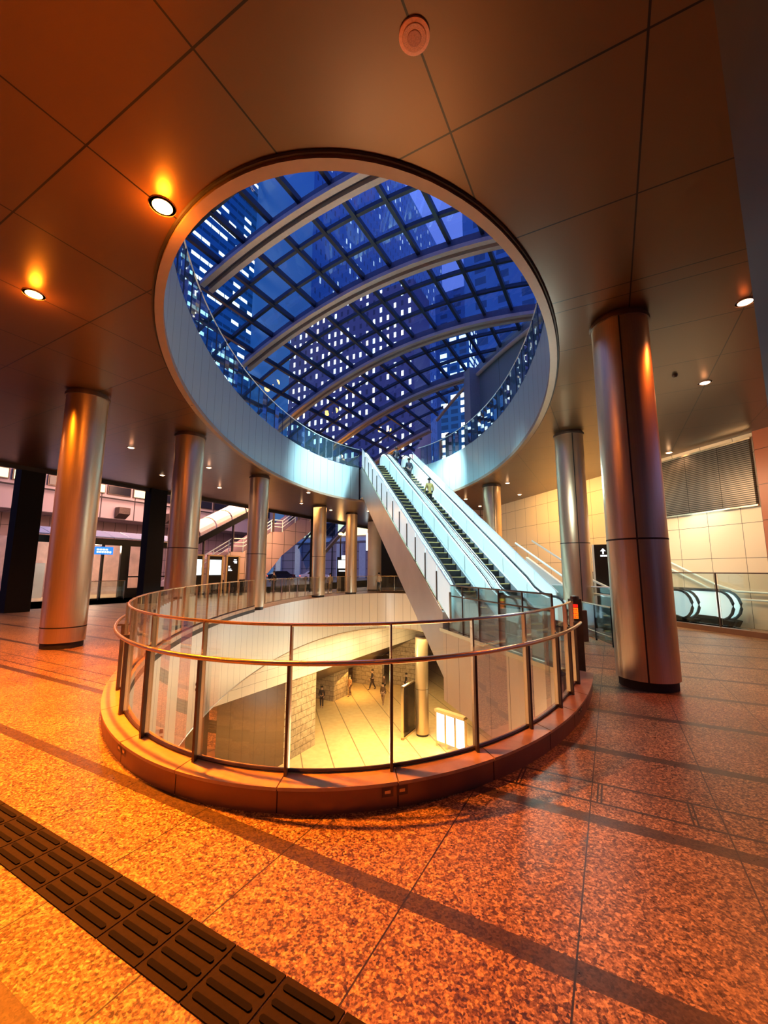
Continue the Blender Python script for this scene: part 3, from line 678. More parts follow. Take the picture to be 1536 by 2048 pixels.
mb = MB(); mb.tube([ST(4.5, T0 + .3, 1.2), ST(4.5, T1 + .1, ZU + 1.04)], .02, 6); mb.build('top_rail', M['pale_deck'], lg)
rg = thing('escalator_side_guard', 'clear sloping glass guard along the right side of the right escalator', 'railing', ST(7.55, T0, 0))
for i in range(n):
    ta = T0 + .1 + (T1 - T0 - .1) * i / n + .02; tb = T0 + .1 + (T1 - T0 - .1) * (i + 1) / n - .02
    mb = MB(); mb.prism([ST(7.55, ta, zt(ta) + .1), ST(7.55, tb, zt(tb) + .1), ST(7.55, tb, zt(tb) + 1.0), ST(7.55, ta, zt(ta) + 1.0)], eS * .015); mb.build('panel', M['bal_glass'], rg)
    mb = MB(); mb.box(ST(7.56, ta - .03, zt(ta) + .0), eS * .03, eU * .02, V((0, 0, 1.0))); mb.build('post', M['pale_deck'], rg)
mb = MB(); mb.tube([ST(7.56, T0, 1.0), ST(7.56, T1 + .1, ZU + 1.04)], .018, 6); mb.build('top_rail', M['pale_deck'], rg)
# guard on the landing edge
def straight_guard(name, label, P, Q, zt_, n, mg, mr, zb=0, low=None, plinth=0, mp='dark_post', cat='railing', grp=None):
    P, Q = V(P), V(Q); t = thing(name, label, cat, P, grp); d = (Q - P) / n
    for i in range(n + 1):
        mb = MB(); mb.bar(P + d * i + V((0, 0, zb)), P + d * i + V((0, 0, zt_)), .03, .03); mb.build('post', M[mp], t)
        if i < n:
            a_, b_ = P + d * (i + .03), P + d * (i + .97); nrm = d.cross(V((0, 0, 1))).normalized() * .012
            mb = MB(); mb.prism([a_ + V((0, 0, zb + .05)), b_ + V((0, 0, zb + .05)), b_ + V((0, 0, zt_ - .02)), a_ + V((0, 0, zt_ - .02))], nrm); mb.build('glass_pane', M[mg], t)
    mb = MB(); mb.tube([P + V((0, 0, zt_)), Q + V((0, 0, zt_))], .018, 8); mb.build('top_rail', M[mr], t, smooth=True)
    if low: mb = MB(); mb.tube([P + V((0, 0, low)), Q + V((0, 0, low))], .016, 8); mb.build('handrail', M[mr], t, smooth=True)
    if plinth: mb = MB(); mb.bar(P + V((0, 0, plinth / 2)), Q + V((0, 0, plinth / 2)), .16, plinth); mb.build('plinth', M['curb_side'], t)
    return t
straight_guard('landing_guard', 'glass guard with two rails along the landing edge before the escalators', ST(4.55, 6.2), ST(4.55, 10.6), 1.2, 5, 'clear_glass', 'dark_post', low=.92)
mb = MB(); mb.box(ST(4.42, 5.95, -.05), eS * .16, eU * 5.0, V((0, 0, .09))); tag(mb.build('landing_edge', M['rail']), 'pale stone edge strip of the escalator landing above the opening', 'edging')
# stop posts with stickers
def stop_post(x, y, h, label, stick, w=.13, body='black', zst=.72, hs=.22, lower=None):
    t = thing('stop_post', label, 'post', (x, y, 0))
    mb = MB(); mb.cbox((x, y, 0), w, w * .8, h - .05, TE); mb.lathe((x, y, 0), [(w * .48, h - .06), (w * .40, h - .01), (.01, h)], 16); mb.build('body', M[body], t)
    f = (V((0, 0, 0)) - V((x, y, 0))).normalized(); sd = V((-f.y, f.x, 0)); c0 = V((x, y, h - .12 - hs)) + f * (w * .62)
    cols = [M['st_orange']] * 3 + [M['st_' + stick]]
    for k in range(4):
        mb = MB(); mb.box(c0 - sd * .04 + V((0, 0, k * hs / 4)), sd * .08, f * .006, V((0, 0, hs / 4 * .9))); o = mb.build('sticker', cols[k], t)
        if k < 3:
            mb = MB()
            for j in range(3): mb.box(c0 - sd * (.03 - j * .022) + f * .007 + V((0, 0, k * hs / 4 + hs * .06)), sd * .013, f * .002, V((0, 0, hs * .1)))
            mb.build('lettering', M['st_red'], o)
    return t
M['st_orange'] = mat('orange_sticker', (1, .35, .02), .5, noise=.05, emit=(1, .25, .01), es=1.0); M['st_red'] = mat('red_sticker', (.9, .03, .02), .5, noise=.05, emit=(1, .02, .01), es=.8); M['st_yellow'] = mat('yellow_sticker', (.95, .8, .05), .5, noise=.05, emit=(1, .8, .02), es=.9)  # emission added to brighten printed stickers, which are not lamps
q_ = ST(4.82, 8.3); stop_post(q_.x, q_.y, 1.12, 'black stop post with yellow and orange stickers before the left escalator', 'yellow')
stop_post(2.95, 6.5, 1.22, 'brown stop post with red and orange stickers at the right end of the curb', 'red', body='dark_post', w=.15)
stop_post(4.86, 8.75, 1.14, 'black stop post with red sticker partly behind the big right column', 'red', w=.16)
for (s_, t_, lab) in [(5.4, 7.55, 'stubby steel bollard on the landing behind the first stop post'), (6.9, 8.3, 'steel bollard on the landing before the right escalator')]:
    q_ = ST(s_, t_); mb = MB(); mb.cbox((q_.x, q_.y, 0), .16, .12, .7, TE); tag(mb.build('bollard', M['dark_post'], bevel=.02), lab, 'bollard')
# floor rail near the curb end
straight_guard('low_barrier', 'low barrier with dark posts between the curb end and the big right column', ST(7.6, 9.2), ST(6.95, 7.5), .82, 2, 'clear_glass', 'rail', low=.2, mp='black')
straight_guard('landing_guard', 'long white railed glass guard behind the low barrier', ST(8.0, 13.6), ST(8.2, 8.8), 1.18, 4, 'teal_clear' if 'teal_clear' in M else 'clear_glass', 'pale_deck', low=None, mp='pale_deck')
straight_guard('glass_guard', 'glass guard on a dark plinth in front of the right escalators', ST(11.4, 5.0), ST(11.4, 14.0), 1.55, 5, 'clear_glass', 'dark_post', zb=.14, plinth=.14)
# second escalator pair by the wall
def loop(s_, t_, r, z_, n=9):
    return [(t_ + r * cos(-pi / 2 - k * pi / n), z_ + r * sin(-pi / 2 - k * pi / n)) for k in range(n + 1)]
def small_esc(s0, s1, t0_, label):
    root = thing('escalator', label, 'escalator', ST(s0, t0_, 0))
    for s_ in (s0, s1):
        pts = [(t0_ + 6, -2.4)][:0] + loop(s_, t0_ + .4, .42, .62) + [(t0_ + 3.2, 1.04), (t0_ + 3.8, .95), (t0_ + 8, -1.5)]
        mb = MB(); mb.tube([ST(s_, a, b) for a, b in pts], .04, 8); mb.build('handrail', M['rubber'], root, smooth=True)
        pts = loop(s_, t0_ + .4, .38, .62) + [(t0_ + 3.2, .98), (t0_ + 8, -1.6), (t0_ + 8, -2), (t0_ + 3, .2)]
        mb = MB(); mb.prism([ST(s_ - .01, a, b) for a, b in pts], eS * .02); mb.build('balustrade', M['glow_panel'], root)
        mb = MB(); mb.prism([ST(s_ - .1, a, b) for a, b in ((t0_ + .15, .02), (t0_ + .05, .2), (t0_ + .5, .3), (t0_ + 3.4, .3), (t0_ + 3.4, .02))], eS * .2); mb.build('newel_base', M['black'], root)
    mb = MB(); mb.box(ST(s0 + .1, t0_ - .3, .0), eS * (s1 - s0 - .2), eU * 3.2, V((0, 0, .02))); mb.build('comb_plate', M['comb'], root)
    return root
small_esc(11.75, 12.0, 9.62, 'right hand escalator newel with black handrail loop beside the big column')
small_esc(12.45, 12.75, 9.0, 'rightmost escalator with white balustrade and black handrail loop by the tiled wall')
for (z0_, lab) in ((0, 'upper white sloping wall handrail behind the second escalators'), (-.22, 'lower white sloping wall handrail behind the second escalators')):
    mb = MB(); mb.tube([ST(12.98, 7.4, 1.0 + z0_), ST(12.98, 9.2, 1.02 + z0_), ST(12.98, 9.8, 1.2 + z0_), ST(12.98, 12.3, 2.4 + z0_)][::-1], .028, 8); tag(mb.build('wall_handrail', M['white_panel'], smooth=True), lab, 'handrail')
# stair rails sloping down between the guards
st_ = thing('stair_rails', 'white sloping stair rails seen through glass left of the big column', 'railing', ST(8.8, 10, 0))
for s_, dz in ((8.5, 0), (9.2, .1)):
    mb = MB(); mb.tube([ST(s_, 8.9, .93 + dz), ST(s_, 9.8, .97 + dz), ST(s_, 10.5, 1.2 + dz), ST(s_, 13.5, 2.6 + dz)], .035, 8); mb.build('rail', M['white_panel'], st_, smooth=True)
mb = MB(); mb.prism([ST(8.9, a, b) for a, b in ((9.6, .05), (9.6, .3), (10.2, .5), (13.5, 2.1), (13.5, .05))], eS * .1); mb.build('side_panel', M['pale_deck'], st_)
# sign pylon behind big column
q_ = V((7.0, 13.0, 0))
py = thing('sign_pylon', 'tall black sign pylon with white arrow beside the big right column', 'sign', (q_.x, q_.y, 0))
f = (V((0, 0, 0)) - V((q_.x, q_.y, 0))).normalized(); sd = V((-f.y, f.x, 0))
mb = MB(); mb.box(q_ - sd * .35, sd * .62, f * .1, V((0, 0, 2.42))); mb.build('board', M['dkscreen'], py)
for k in range(3):
    mb = MB(); mb.box(q_ - sd * (.41 + k * .085), sd * .06, f * .1, V((0, 0, 2.42))); mb.build('side_fin', M['white_panel'], py)
mb = MB(); c0 = q_ + f * .102 - sd * .1 + V((0, 0, 2.12))
mb.quad(c0 - sd * .02, c0 + sd * .02, c0 + sd * .02 + V((0, 0, .12)), c0 - sd * .02 + V((0, 0, .12)))
n0 = len(mb.v); mb.v += [c0 - sd * .075 + V((0, 0, .09)), c0 + sd * .075 + V((0, 0, .09)), c0 + V((0, 0, .18))]; mb.face((n0, n0 + 1, n0 + 2)); mb.build('arrow', M['white_mark'], py)
mb = MB()
for k in range(4): mb.quad(c0 + sd * (-.08 + k * .048) + V((0, 0, -.08)), c0 + sd * (-.043 + k * .048) + V((0, 0, -.08)), c0 + sd * (-.043 + k * .048) + V((0, 0, -.03)), c0 + sd * (-.08 + k * .048) + V((0, 0, -.03)))
mb.build('lettering', M['white_mark'], py)
# ------------------------------------------------------------------ UPPER LEVEL: balcony guard, glass roof
ub = thing('balcony_guard', 'teal glass guard with slim posts on the rim of the ceiling opening', 'railing', (fr[0][0], fr[0][1], ZU))
run = []; acc = 0
for k in range(len(fr) - 1):
    a_, b_ = V((*fr[k], ZU)), V((*fr[k + 1], ZU)); run.append(a_)
run.append(V((*fr[-1], ZU)))
stp = 2; ids = list(range(0, len(run), stp))
for k in ids:
    mb = MB(); mb.bar(run[k], run[k] + V((0, 0, 1.1)), .025, .025); mb.build('post', M['mullion'], ub)
for a_, b_ in zip(ids[:-1], ids[1:]):
    pp = run[a_:b_ + 1]; mb = MB(); mb.strip([x + V((0, 0, .03)) for x in pp], [x + V((0, 0, 1.08)) for x in pp]); mb.build('glass_pane', M['teal_glass'], ub)
mb = MB(); mb.tube([x + V((0, 0, 1.1)) for x in run], .02, 6); mb.build('top_rail', M['pale_deck'], ub)
RZ, RA, RK = 14.55, -6.63, .02164
RB = [5.3, 10.32, 14.82, 20.29, 26.07, 32.4, 39.0]
def rz(a): return RZ - RK * (a - RA) ** 2
def a_left(b, x=-7.5): return (x - .479 * b) / .8777
def a_right(b): return (12.6 - .6834 * b) / .7299
gr = thing('glass_roof', 'arched glass roof with pale ribs and dark bars above the opening', 'roof', AB(RA, 20, RZ))
def arc(a0, a1, b, dz, n=24): return [AB(a0 + (a1 - a0) * j / n, b, rz(a0 + (a1 - a0) * j / n) + dz) for j in range(n + 1)]
def arcbox(a0, a1, b, w, z0_, z1_, n=26):
    mb = MB(); A1 = arc(a0, a1, b - w / 2, z0_, n); A2 = arc(a0, a1, b + w / 2, z0_, n); B1 = arc(a0, a1, b - w / 2, z1_, n); B2 = arc(a0, a1, b + w / 2, z1_, n)
    mb.strip(A1, A2); mb.strip(A1, B1); mb.strip(A2, B2); mb.strip(B1, B2); mb.quad(A1[0], A2[0], B2[0], B1[0]); mb.quad(A1[-1], A2[-1], B2[-1], B1[-1]); return mb
for b in RB:
    a0, a1 = a_left(b), a_right(b)
    o = arcbox(a0, a1, b, .26, .14, .60).build('rib', M['rib_web'], gr)
    arcbox(a0, a1, b - .21, .22, -.04, .14).build('rib_flange', M['rib_lip'], o); arcbox(a0, a1, b + .21, .22, -.04, .14).build('rib_flange', M['rib_lip'], o)
PA = [-3.6 - 1.385 * k for k in range(-5, 15)]
for k, a in enumerate(PA):
    # purlin runs along b, clipped to the roof outline
    bmax = min(46, (12.6 - .7299 * a) / .6834); bmin = 2.5
    bl_ = (-9.5 - .8777 * a) / .479
    b1_ = bmax; b0_ = max(bmin, 0)
    if a < -8: b0_ = max(bmin, (-9.0 - .8777 * a) / .479)
    b0_ = max(2.5, min(b0_, b1_)) if not (a < -8) else max(2.5, b0_)
    # left boundary: x > -9.2
    lb = (-9.2 - .8777 * a) / .479
    b0_ = max(2.5, lb)
    if b1_ - b0_ < .5: continue
    mb = MB(); mb.bar(AB(a, b0_, rz(a) + .56), AB(a, b1_, rz(a) + .56), .15, .24); mb.build('purlin', M['mullion'], gr)
for i in range(len(RB) - 1):
    for f_ in (1 / 3, 2 / 3):
        b = RB[i] + (RB[i + 1] - RB[i]) * f_; arcbox(a_left(b, -9.2), a_right(b), b, .14, .50, .68).build('transom', M['mullion'], gr)
for b in (3.6,): arcbox(a_left(b, -9.2), a_right(b), b, .14, .50, .68).build('transom', M['mullion'], gr)
for i in range(len(RB) - 1):
    mb = MB(); n = 30
    b0_, b1_ = RB[i] if i else 2.5, RB[i + 1]
    A1 = [AB(a, b0_, rz(a) + .70) for a in [a_left(b0_, -9.2) + (a_right(b0_) - a_left(b0_, -9.2)) * j / n for j in range(n + 1)]]
    A2 = [AB(a, b1_, rz(a) + .70) for a in [a_left(b1_, -9.2) + (a_right(b1_) - a_left(b1_, -9.2)) * j / n for j in range(n + 1)]]
    mb.strip(A1, A2); mb.build('glazing', M['roof_glass'], gr)
# eave tubes along the right wall
tb = []
for b in [18 + i for i in range(0, 20)]:
    a = a_right(b); tb.append(AB(a, b, rz(a) - .05) - eS * .15)
mb = MB(); mb.tube(tb[2:9], .13, 10); mb.build('eave_tube', M['rib_lip'], gr, smooth=True); mb = MB(); mb.tube(tb[9:14], .12, 10); mb.build('eave_tube', M['rib_lip'], gr, smooth=True)
# upper right wall up to the roof, with pier
M['teal_wall'] = clad('upper_wall_panels', (.20, .27, .32), 2.6, .5, .2, .015)
A1 = []; A2 = []
for k in range(16):
    t_ = 8 + k * 1.1; p_ = ST(12.6, t_); a = p_.dot(eR); A1.append(ST(12.6, t_, ZU)); A2.append(V((p_.x, p_.y, rz(a) + .75)))
mb = MB(); mb.strip(A1, A2); struct(mb.build('wall_upper_right', M['teal_wall']))
p_ = ST(12.25, 23.9); a = p_.dot(eR)
mb = MB(); mb.cbox((p_.x, p_.y, ZU), .75, .9, rz(a) - ZU + .4, TE); tag(mb.build('wall_pier', mat('pier_paint', (.32, .36, .42), .5, noise=.05)), 'pale blue grey pier under the roof at the right end of the balcony', 'pillar')
p_ = ST(11.9, 27); mb = MB(); mb.cbox((p_.x, p_.y, ZU), .4, .5, 4, TE); tag(mb.build('wall_pier', M['mullion']), 'dark pier behind the pale pier at the end of the balcony', 'pillar')
# gallery beyond: lit openings at the right top and people-free back zone
mb = MB(); mb.quad((-9.0, 2, ZU), (-9.0, 40, ZU), (-9.0, 40, ZU + 1.9), (-9.0, 2, ZU + 1.9)); struct(mb.build('wall_upper_left', mat('upper_left_wall', (.06, .09, .12), .4, noise=.2)))
fg = thing('gallery_glazing', 'bluish upper gallery glazing with slanted bars behind the left balcony', 'glazing', (-8.4, 15, ZU))
for k in range(16):
    y_ = 8 + k * 1.6
    mb = MB(); mb.bar((-8.4, y_, ZU), (-8.4, y_ + .2, ZU + 3.2), .08, .08); mb.build('mullion', M['mullion'], fg)
    if k % 2: mb = MB(); mb.bar((-8.4, y_, ZU + .2), (-8.4, y_ + 1.6, ZU + 3), .06, .06); mb.build('brace', M['rib_web'], fg)
mb = MB(); mb.quad((-8.45, 8, ZU), (-8.45, 33, ZU), (-8.45, 33, ZU + 3.2), (-8.45, 8, ZU + 3.2)); mb.build('glass', M['teal_glass'], fg)
for y_ in (11, 13.2, 16.0, 19.1):
    mb = MB(); mb.cbox((-8.9, y_, ZU + 1.1), .05, .35, .35); tag(mb.build('gallery_lamp', M['warm_win']), 'small warm light on the upper gallery behind the left balcony', 'light', 'small gallery lights left of the roof')
mb = MB(); mb.box(ST(12.45, 14.0, ZU + .9), eS * .1, eU * .35, V((0, 0, 1.5))); tag(mb.build('gallery_window', M['warm_win']), 'small yellow lit window at the top right of the balcony', 'window')
# ------------------------------------------------------------------ TOWERS
def tower(a0, a1, b0, b1, h, m, label):
    mb = MB(); mb.box(AB(a0, b0, 0), eR * (a1 - a0), eB * (b1 - b0), V((0, 0, h))); return tag(mb.build('tower', m), label, 'building')
tm = tower_mat
dirB, dirA = tuple(eB), tuple(eR); dirAB = tuple((eB + eR * .37))
TW = []
tower(-100, -75, 90.5, 207, 185, tm('tower_centre_facade', (.09, .38, .76), dirB, 2.4, 5.0, .90, (.6, .8, 1), 1.3, .3, .4, 3), 'huge dark blue tower filling the middle of the glass roof')
tower(-180, -105, 30, 104, 151, tm('tower_left_corner_facade', (.07, .36, .66), dirB, 3.2, 3.4, .72, (1, .75, .4), 3.4, .92, .36, 5), 'office tower with bright window rows seen at the left of the roof')
tower(-33, 40, 110, 150, 240, tm('tower_right_facade', (.14, .38, .80), dirAB, 2.4, 3.8, 1.3, (.7, .85, 1), .8, .5, .6, 9), 'plain blue tower seen at the right of the glass roof')
tower(-73, -36, 80, 89.5, 69, tm('tower_grey_facade', (.32, .24, .42), dirA, 1.9, 2.5, .64, (1, .45, .15), 4.2, .32, .52, 11), 'grey violet tower with many lit windows low in the roof')
tower(-58, -34, 151, 170, 117, tm('tower_low_facade', (.12, .34, .72), dirAB, 2.2, 3.6, 1.2, (.7, .85, 1), 1.0, .5, .5, 13), 'flat topped blue tower between the centre and right towers')
tower(-29.5, -23, 79, 86, 54, tm('tower_glass_facade', (.06, .4, .7), dirAB, .8, 1.6, .72, (.7, .95, 1), 3.0, .7, .6, 17), 'small bright teal glass tower above the pale pier')
# ------------------------------------------------------------------ STREET SIDE
fb = thing('office_block', 'grey concrete office block across the street on the far left', 'building', AB(-40, 20, 0))
mb = MB(); mb.box(AB(-52, -10, 6.2), eR * 12, eB * 52, V((0, 0, 14))); mb.build('wall', M['concrete'], fb)
mb = MB(); mb.box(AB(-52, -10, 0), eR * 9, eB * 52, V((0, 0, 6.2))); mb.build('recessed_base', M['purple_wall'], fb)
wm = [M['warm_win'], M['dkscreen']]
b = 2.0; k = 0
while b < 40:
    lit = k in (1, 2, 3, 4, 5, 7, 9); wf = MB(); wf.box(AB(-39.98, b, 8.45), eR * .12, eB * 2.1, V((0, 0, .85))); o = wf.build('window', M['dark_post'], fb)
    mb = MB(); mb.box(AB(-39.84, b + .08, 8.52), eR * .03, eB * 1.94, V((0, 0, .7))); mb.build('pane', M['warm_win'] if lit else M['dkscreen'], o); b += 2.3; k += 1
for b in (21.2, 26.2):
    mb = MB(); mb.prism([AB(-39.9, b, 7.3), AB(-39.2, b, 7.3), AB(-39.2, b, 6.7), AB(-39.9, b, 6.3)], eB * 1.0); mb.build('bracket_box', M['dark_post'], fb)
mb = MB(); mb.box(AB(-39.8, -10, 8.0), eR * .1, eB * 52, V((0, 0, .12))); mb.build('ledge', M['seam'], fb)
# entrance pavilion
pv = thing('entrance_pavilion', 'glass entrance pavilion with dark frame and pale slatted roof on the left', 'building', AB(-26, 13.5, 0))
mb = MB(); mb.quad(AB(-28.5, 9, .05), AB(-24.6, 9, .05), AB(-24.6, 18, .05), AB(-28.5, 18, .05)); mb.build('floor_plate', M['lower_floor'], pv)
mb = MB(); mb.quad(AB(-28.5, 9, 0), AB(-28.5, 18, 0), AB(-28.5, 18, 3.4), AB(-28.5, 9, 3.4)); mb.build('back_wall', mat('pavilion_back', (.7, .5, .42), .6, noise=.2, nscale=2), pv)
for b, w_ in ((9.2, .2), (11.0, .1), (12.6, .1), (13.6, .5), (15.2, .12), (17.8, .2)):
    mb = MB(); mb.box(AB(-24.7, b, 0), eR * .15, eB * w_, V((0, 0, 3.3))); mb.build('mullion', M['dkscreen'], pv)
mb = MB(); mb.box(AB(-24.72, 9, 2.95), eR * .2, eB * 9, V((0, 0, .35))); mb.build('header', M['dkscreen'], pv)
mb = MB(); mb.box(AB(-24.72, 13.8, 0), eR * .2, eB * 4, V((0, 0, .55))); mb.build('kick_panel', M['dkscreen'], pv)
mb = MB(); mb.box(AB(-24.72, 13.8, 1.15), eR * .12, eB * 4, V((0, 0, .08))); mb.build('mid_rail', M['dkscreen'], pv)
mb = MB(); mb.quad(AB(-24.65, 9, 0), AB(-24.65, 18, 0), AB(-24.65, 18, 3.1), AB(-24.65, 9, 3.1)); mb.build('glass', M['clear_glass'], pv)
for k in range(9):
    mb = MB(); mb.prism([AB(-24.2, 9 + k, 3.32), AB(-24.2, 9.94 + k, 3.32), AB(-25.6, 9.94 + k, 3.75), AB(-25.6, 9 + k, 3.75)], V((0, 0, .06))); mb.build('roof_slat', M['white_panel'], pv)
for b in (10.3, 12.2):
    mb = MB(); mb.box(AB(-27.5, b, 0.05), eR * .06, eB * .9, V((0, 0, 1.9))); mb.build('door_leaf', M['pale_deck'], pv)
sg = thing('blue_sign', 'blue and white lit sign hanging in the pavilion entrance', 'sign', AB(-24.4, 12.2, 2.6))
mb = MB(); mb.box(AB(-24.45, 11.3, 2.42), eR * .08, eB * 1.75, V((0, 0, .42))); mb.build('panel', M['blue_sign'], sg)
mb = MB()
for k in range(3): mb.box(AB(-24.36, 11.4, 2.5 + k * .1), eR * .01, eB * .5, V((0, 0, .045)))
for k in range(6): mb.box(AB(-24.36, 12.2 + k * .13, 2.5), eR * .01, eB * .09, V((0, 0, .1)))
for k in range(4): mb.box(AB(-24.36, 12.2 + k * .15, 2.65), eR * .01, eB * .11, V((0, 0, .08)))
mb.build('lettering', M['white_mark'], sg)
for (b, h_) in ((11.2, 1.1), (12.9, 1.1)):
    pass
straight_guard('ramp_rail', 'thin metal rail on the ramp before the pavilion doors', AB(-23.6, 10.8), AB(-23.6, 13.4), 1.0, 2, 'clear_glass', 'rail', mp='rail')
# notice boards
for k, (b0_, b1_, lab, kind_) in enumerate([(15.75, 16.5, 'leftmost tall lit notice board behind the second column', 1), (16.75, 17.9, 'tall framed board with a white screen, middle of the three', 1), (18.1, 19.2, 'tall dark framed board with small white lettering', 0)]):
    t = thing('notice_board', lab, 'sign', AB(-21.2, b0_, 0)); W_ = b1_ - b0_
    mb = MB()
    for bb in (b0_, b1_ - .12): mb.box(AB(-21.25, bb, 0), eR * .12, eB * .12, V((0, 0, 2.5)))
    mb.box(AB(-21.25, b0_, 2.42), eR * .12, eB * W_, V((0, 0, .08))); mb.build('frame', mat('board_frame', (.6, .4, .2), .5, noise=.05), t)
    mb = MB(); mb.box(AB(-21.22, b0_ + .12, .3), eR * .06, eB * (W_ - .24), V((0, 0, 2.12))); mb.build('board', M['dkscreen'], t)
    mb = MB()
    if kind_: mb.box(AB(-21.15, b0_ + .16, 1.3), eR * .01, eB * (W_ - .32), V((0, 0, .9))); mb.build('screen', M['screen'], t)
    else:
        for (x, z, w2, h2) in ((.62, 2.2, .2, .07), (.58, 2.1, .28, .06), (.66, 2.02, .2, .06), (.2, 1.75, .12, .1), (.2, 1.62, .22, .06), (.2, 1.54, .3, .05)): mb.box(AB(-21.15, b0_ + x, z), eR * .01, eB * w2, V((0, 0, h2)))
        mb.build('lettering', M['white_mark'], t)
# outdoor stair
sr = thing('outdoor_stair', 'covered outdoor stair with violet brown side and white rails', 'stair', AB(-26, 20, 0))
prof = [(18.1, 0.0), (18.1, .4), (22.7, 3.0), (23.9, 3.05), (27.0, 4.95), (28.3, 5.0), (33.5, 8.3), (35, 8.3), (35, 7.0), (28.4, 2.9), (26.6, 1.2), (26.4, 0)]
mb = MB(); mb.prism([AB(-26, b, z) for b, z in prof], -eR * 2.6); o = mb.build('flight', M['purple_wall'], sr)
for dz, r_ in ((.45, .03), (.75, .03), (1.05, .04)):
    mb = MB(); mb.tube([AB(-25.95, b, z + dz) for b, z in prof[1:8]], r_, 6); mb.build('rail', M['white_panel'], sr)
for b, z in [(18.6, .7), (19.8, 1.35), (21, 2.0), (22.4, 2.8), (23.8, 3.0), (25.3, 3.9), (26.9, 4.9), (28.3, 5), (30, 6.0)]:
    mb = MB(); mb.bar(AB(-25.95, b, z), AB(-25.95, b, z + 1.05), .05, .05); mb.build('rail_post', M['white_panel'], sr)
cp = thing('stair_canopy', 'arched translucent canopy on a dark beam over the outdoor stair', 'canopy', AB(-26, 24, 5))
mb = MB(); mb.bar(AB(-25.8, 18.2, 2.94), AB(-25.8, 30.5, 9.6), .2, .42); mb.build('beam', M['black'], cp)
for k in range(9):
    b = 18.3 + k * 1.4; z = 1.95 + (b - 16) * .541
    pts1 = [AB(-25.8 - 1.3 + 1.3 * cos(a_), b, z + .9 * sin(a_)) for a_ in [pi * j / 10 for j in range(11)]]; pts2 = [q_ + eB * 1.3 + V((0, 0, 1.3 * .541)) for q_ in pts1]
    mb = MB(); mb.strip(pts1, pts2); mb.build('roof_panel', M['canopy'] if 'canopy' in M else M.setdefault('canopy', mat('canopy_panel', (.95, .70, .5), .5, noise=.05)), cp)
for b, z0_ in ((20.0, 1.4), (22.6, 3.0), (27, 4.9), (30.3, 6.3)):
    mb = MB(); mb.bar(AB(-25.8, b, z0_), AB(-25.8, b, 1.75 + (b - 16) * .541), .14, .14); mb.build('post', M['dark_post'], cp)
mb = MB(); mb.box(AB(-24.4, 19.8, 0), eR * .5, eB * 3.2, V((0, 0, .9))); tag(mb.build('planter_wall', M['dkscreen']), 'dark low wall at the foot of the outdoor stair', 'wall')
# far street backdrop
bb_ = thing('street_building', 'dim violet street building with lit upper windows far behind the columns', 'building', AB(-50, 77, 0))
mb = MB(); mb.box(AB(-73, 77, 0), eR * 40, eB * 2, V((0, 0, 14))); mb.build('wall', M['concrete'], bb_)
mb = MB(); mb.box(AB(-73, 76.6, 8), eR * 40, eB * .5, V((0, 0, .8))); mb.build('ledge', M['white_panel'], bb_)
for k in range(9):
    mb = MB(); mb.box(AB(-71 + k * 4.3, 76.8, 9.3), eR * 3.4, eB * .2, V((0, 0, 3))); o = mb.build('window', M['warm_win'] if k % 3 else M['dkscreen'], bb_)
for k in range(7):
    mb = MB(); mb.box(AB(-72 + k * 6, 76.6, 0), eR * 1.6, eB * .4, V((0, 0, 7.5))); mb.build('pilaster', M['pale_deck'], bb_)
for (x, y, z_, lab) in [(-4.2, 40, 5.1, 'orange street light glowing between the two far columns'), (-1.0, 42, 5.0, 'orange street light glowing just left of the escalator underside'), (-8.9, 35, 5.0, 'white street light beside the black square pillar')][:2]:
    t = thing('street_lamp', lab, 'lamp', (x, y, 0)); mb = MB(); mb.tube([(x, y, 0), (x, y, z_)], .06, 8); mb.build('pole', M['black'], t)
    mb = MB(); mb.lathe((x, y, z_), [(.02, -.16), (.2, -.1), (.24, .02), (.1, .12), (.01, .14)], 16, capb=False); mb.build('lamp_head', emis('street_lamp_glow', (1, .5, .12), 9), t, smooth=True)
    light('POINT', 'street_lamp_light', (x, y - .5, z_ - .3), 120, (1, .5, .15), .2)
t = thing('lit_sign', 'small white lit sign on a pole left of the escalator underside', 'sign', (-1.1, 36, 0))
mb = MB(); mb.tube([(-1.1, 36, 0), (-1.1, 36, 2.4)], .05, 8); mb.build('pole', M['black'], t); mb = MB(); mb.cbox((-1.1, 36, 3.3), .9, .2, 1.5); mb.build('panel', M['screen'], t)
t = thing('ticket_kiosk', 'black kiosk with white screens between the far columns', 'kiosk', (-3.28, 32, 0))
mb = MB(); mb.cbox((-3.2, 32.2, 0), .8, .5, 2.6); mb.build('body', M['black'], t); mb = MB(); mb.cbox((-3.2, 31.9, 1.75), .62, .05, .6); mb.build('screen', M['screen'], t); mb = MB(); mb.cbox((-3.05, 31.9, 2.42), .4, .05, .3); mb.build('top_screen', M['screen'], t)
mb = MB(); mb.cbox((-3.2, 31.9, 1.5), .5, .05, .08); mb.build('label_strip', M['white_mark'], t)
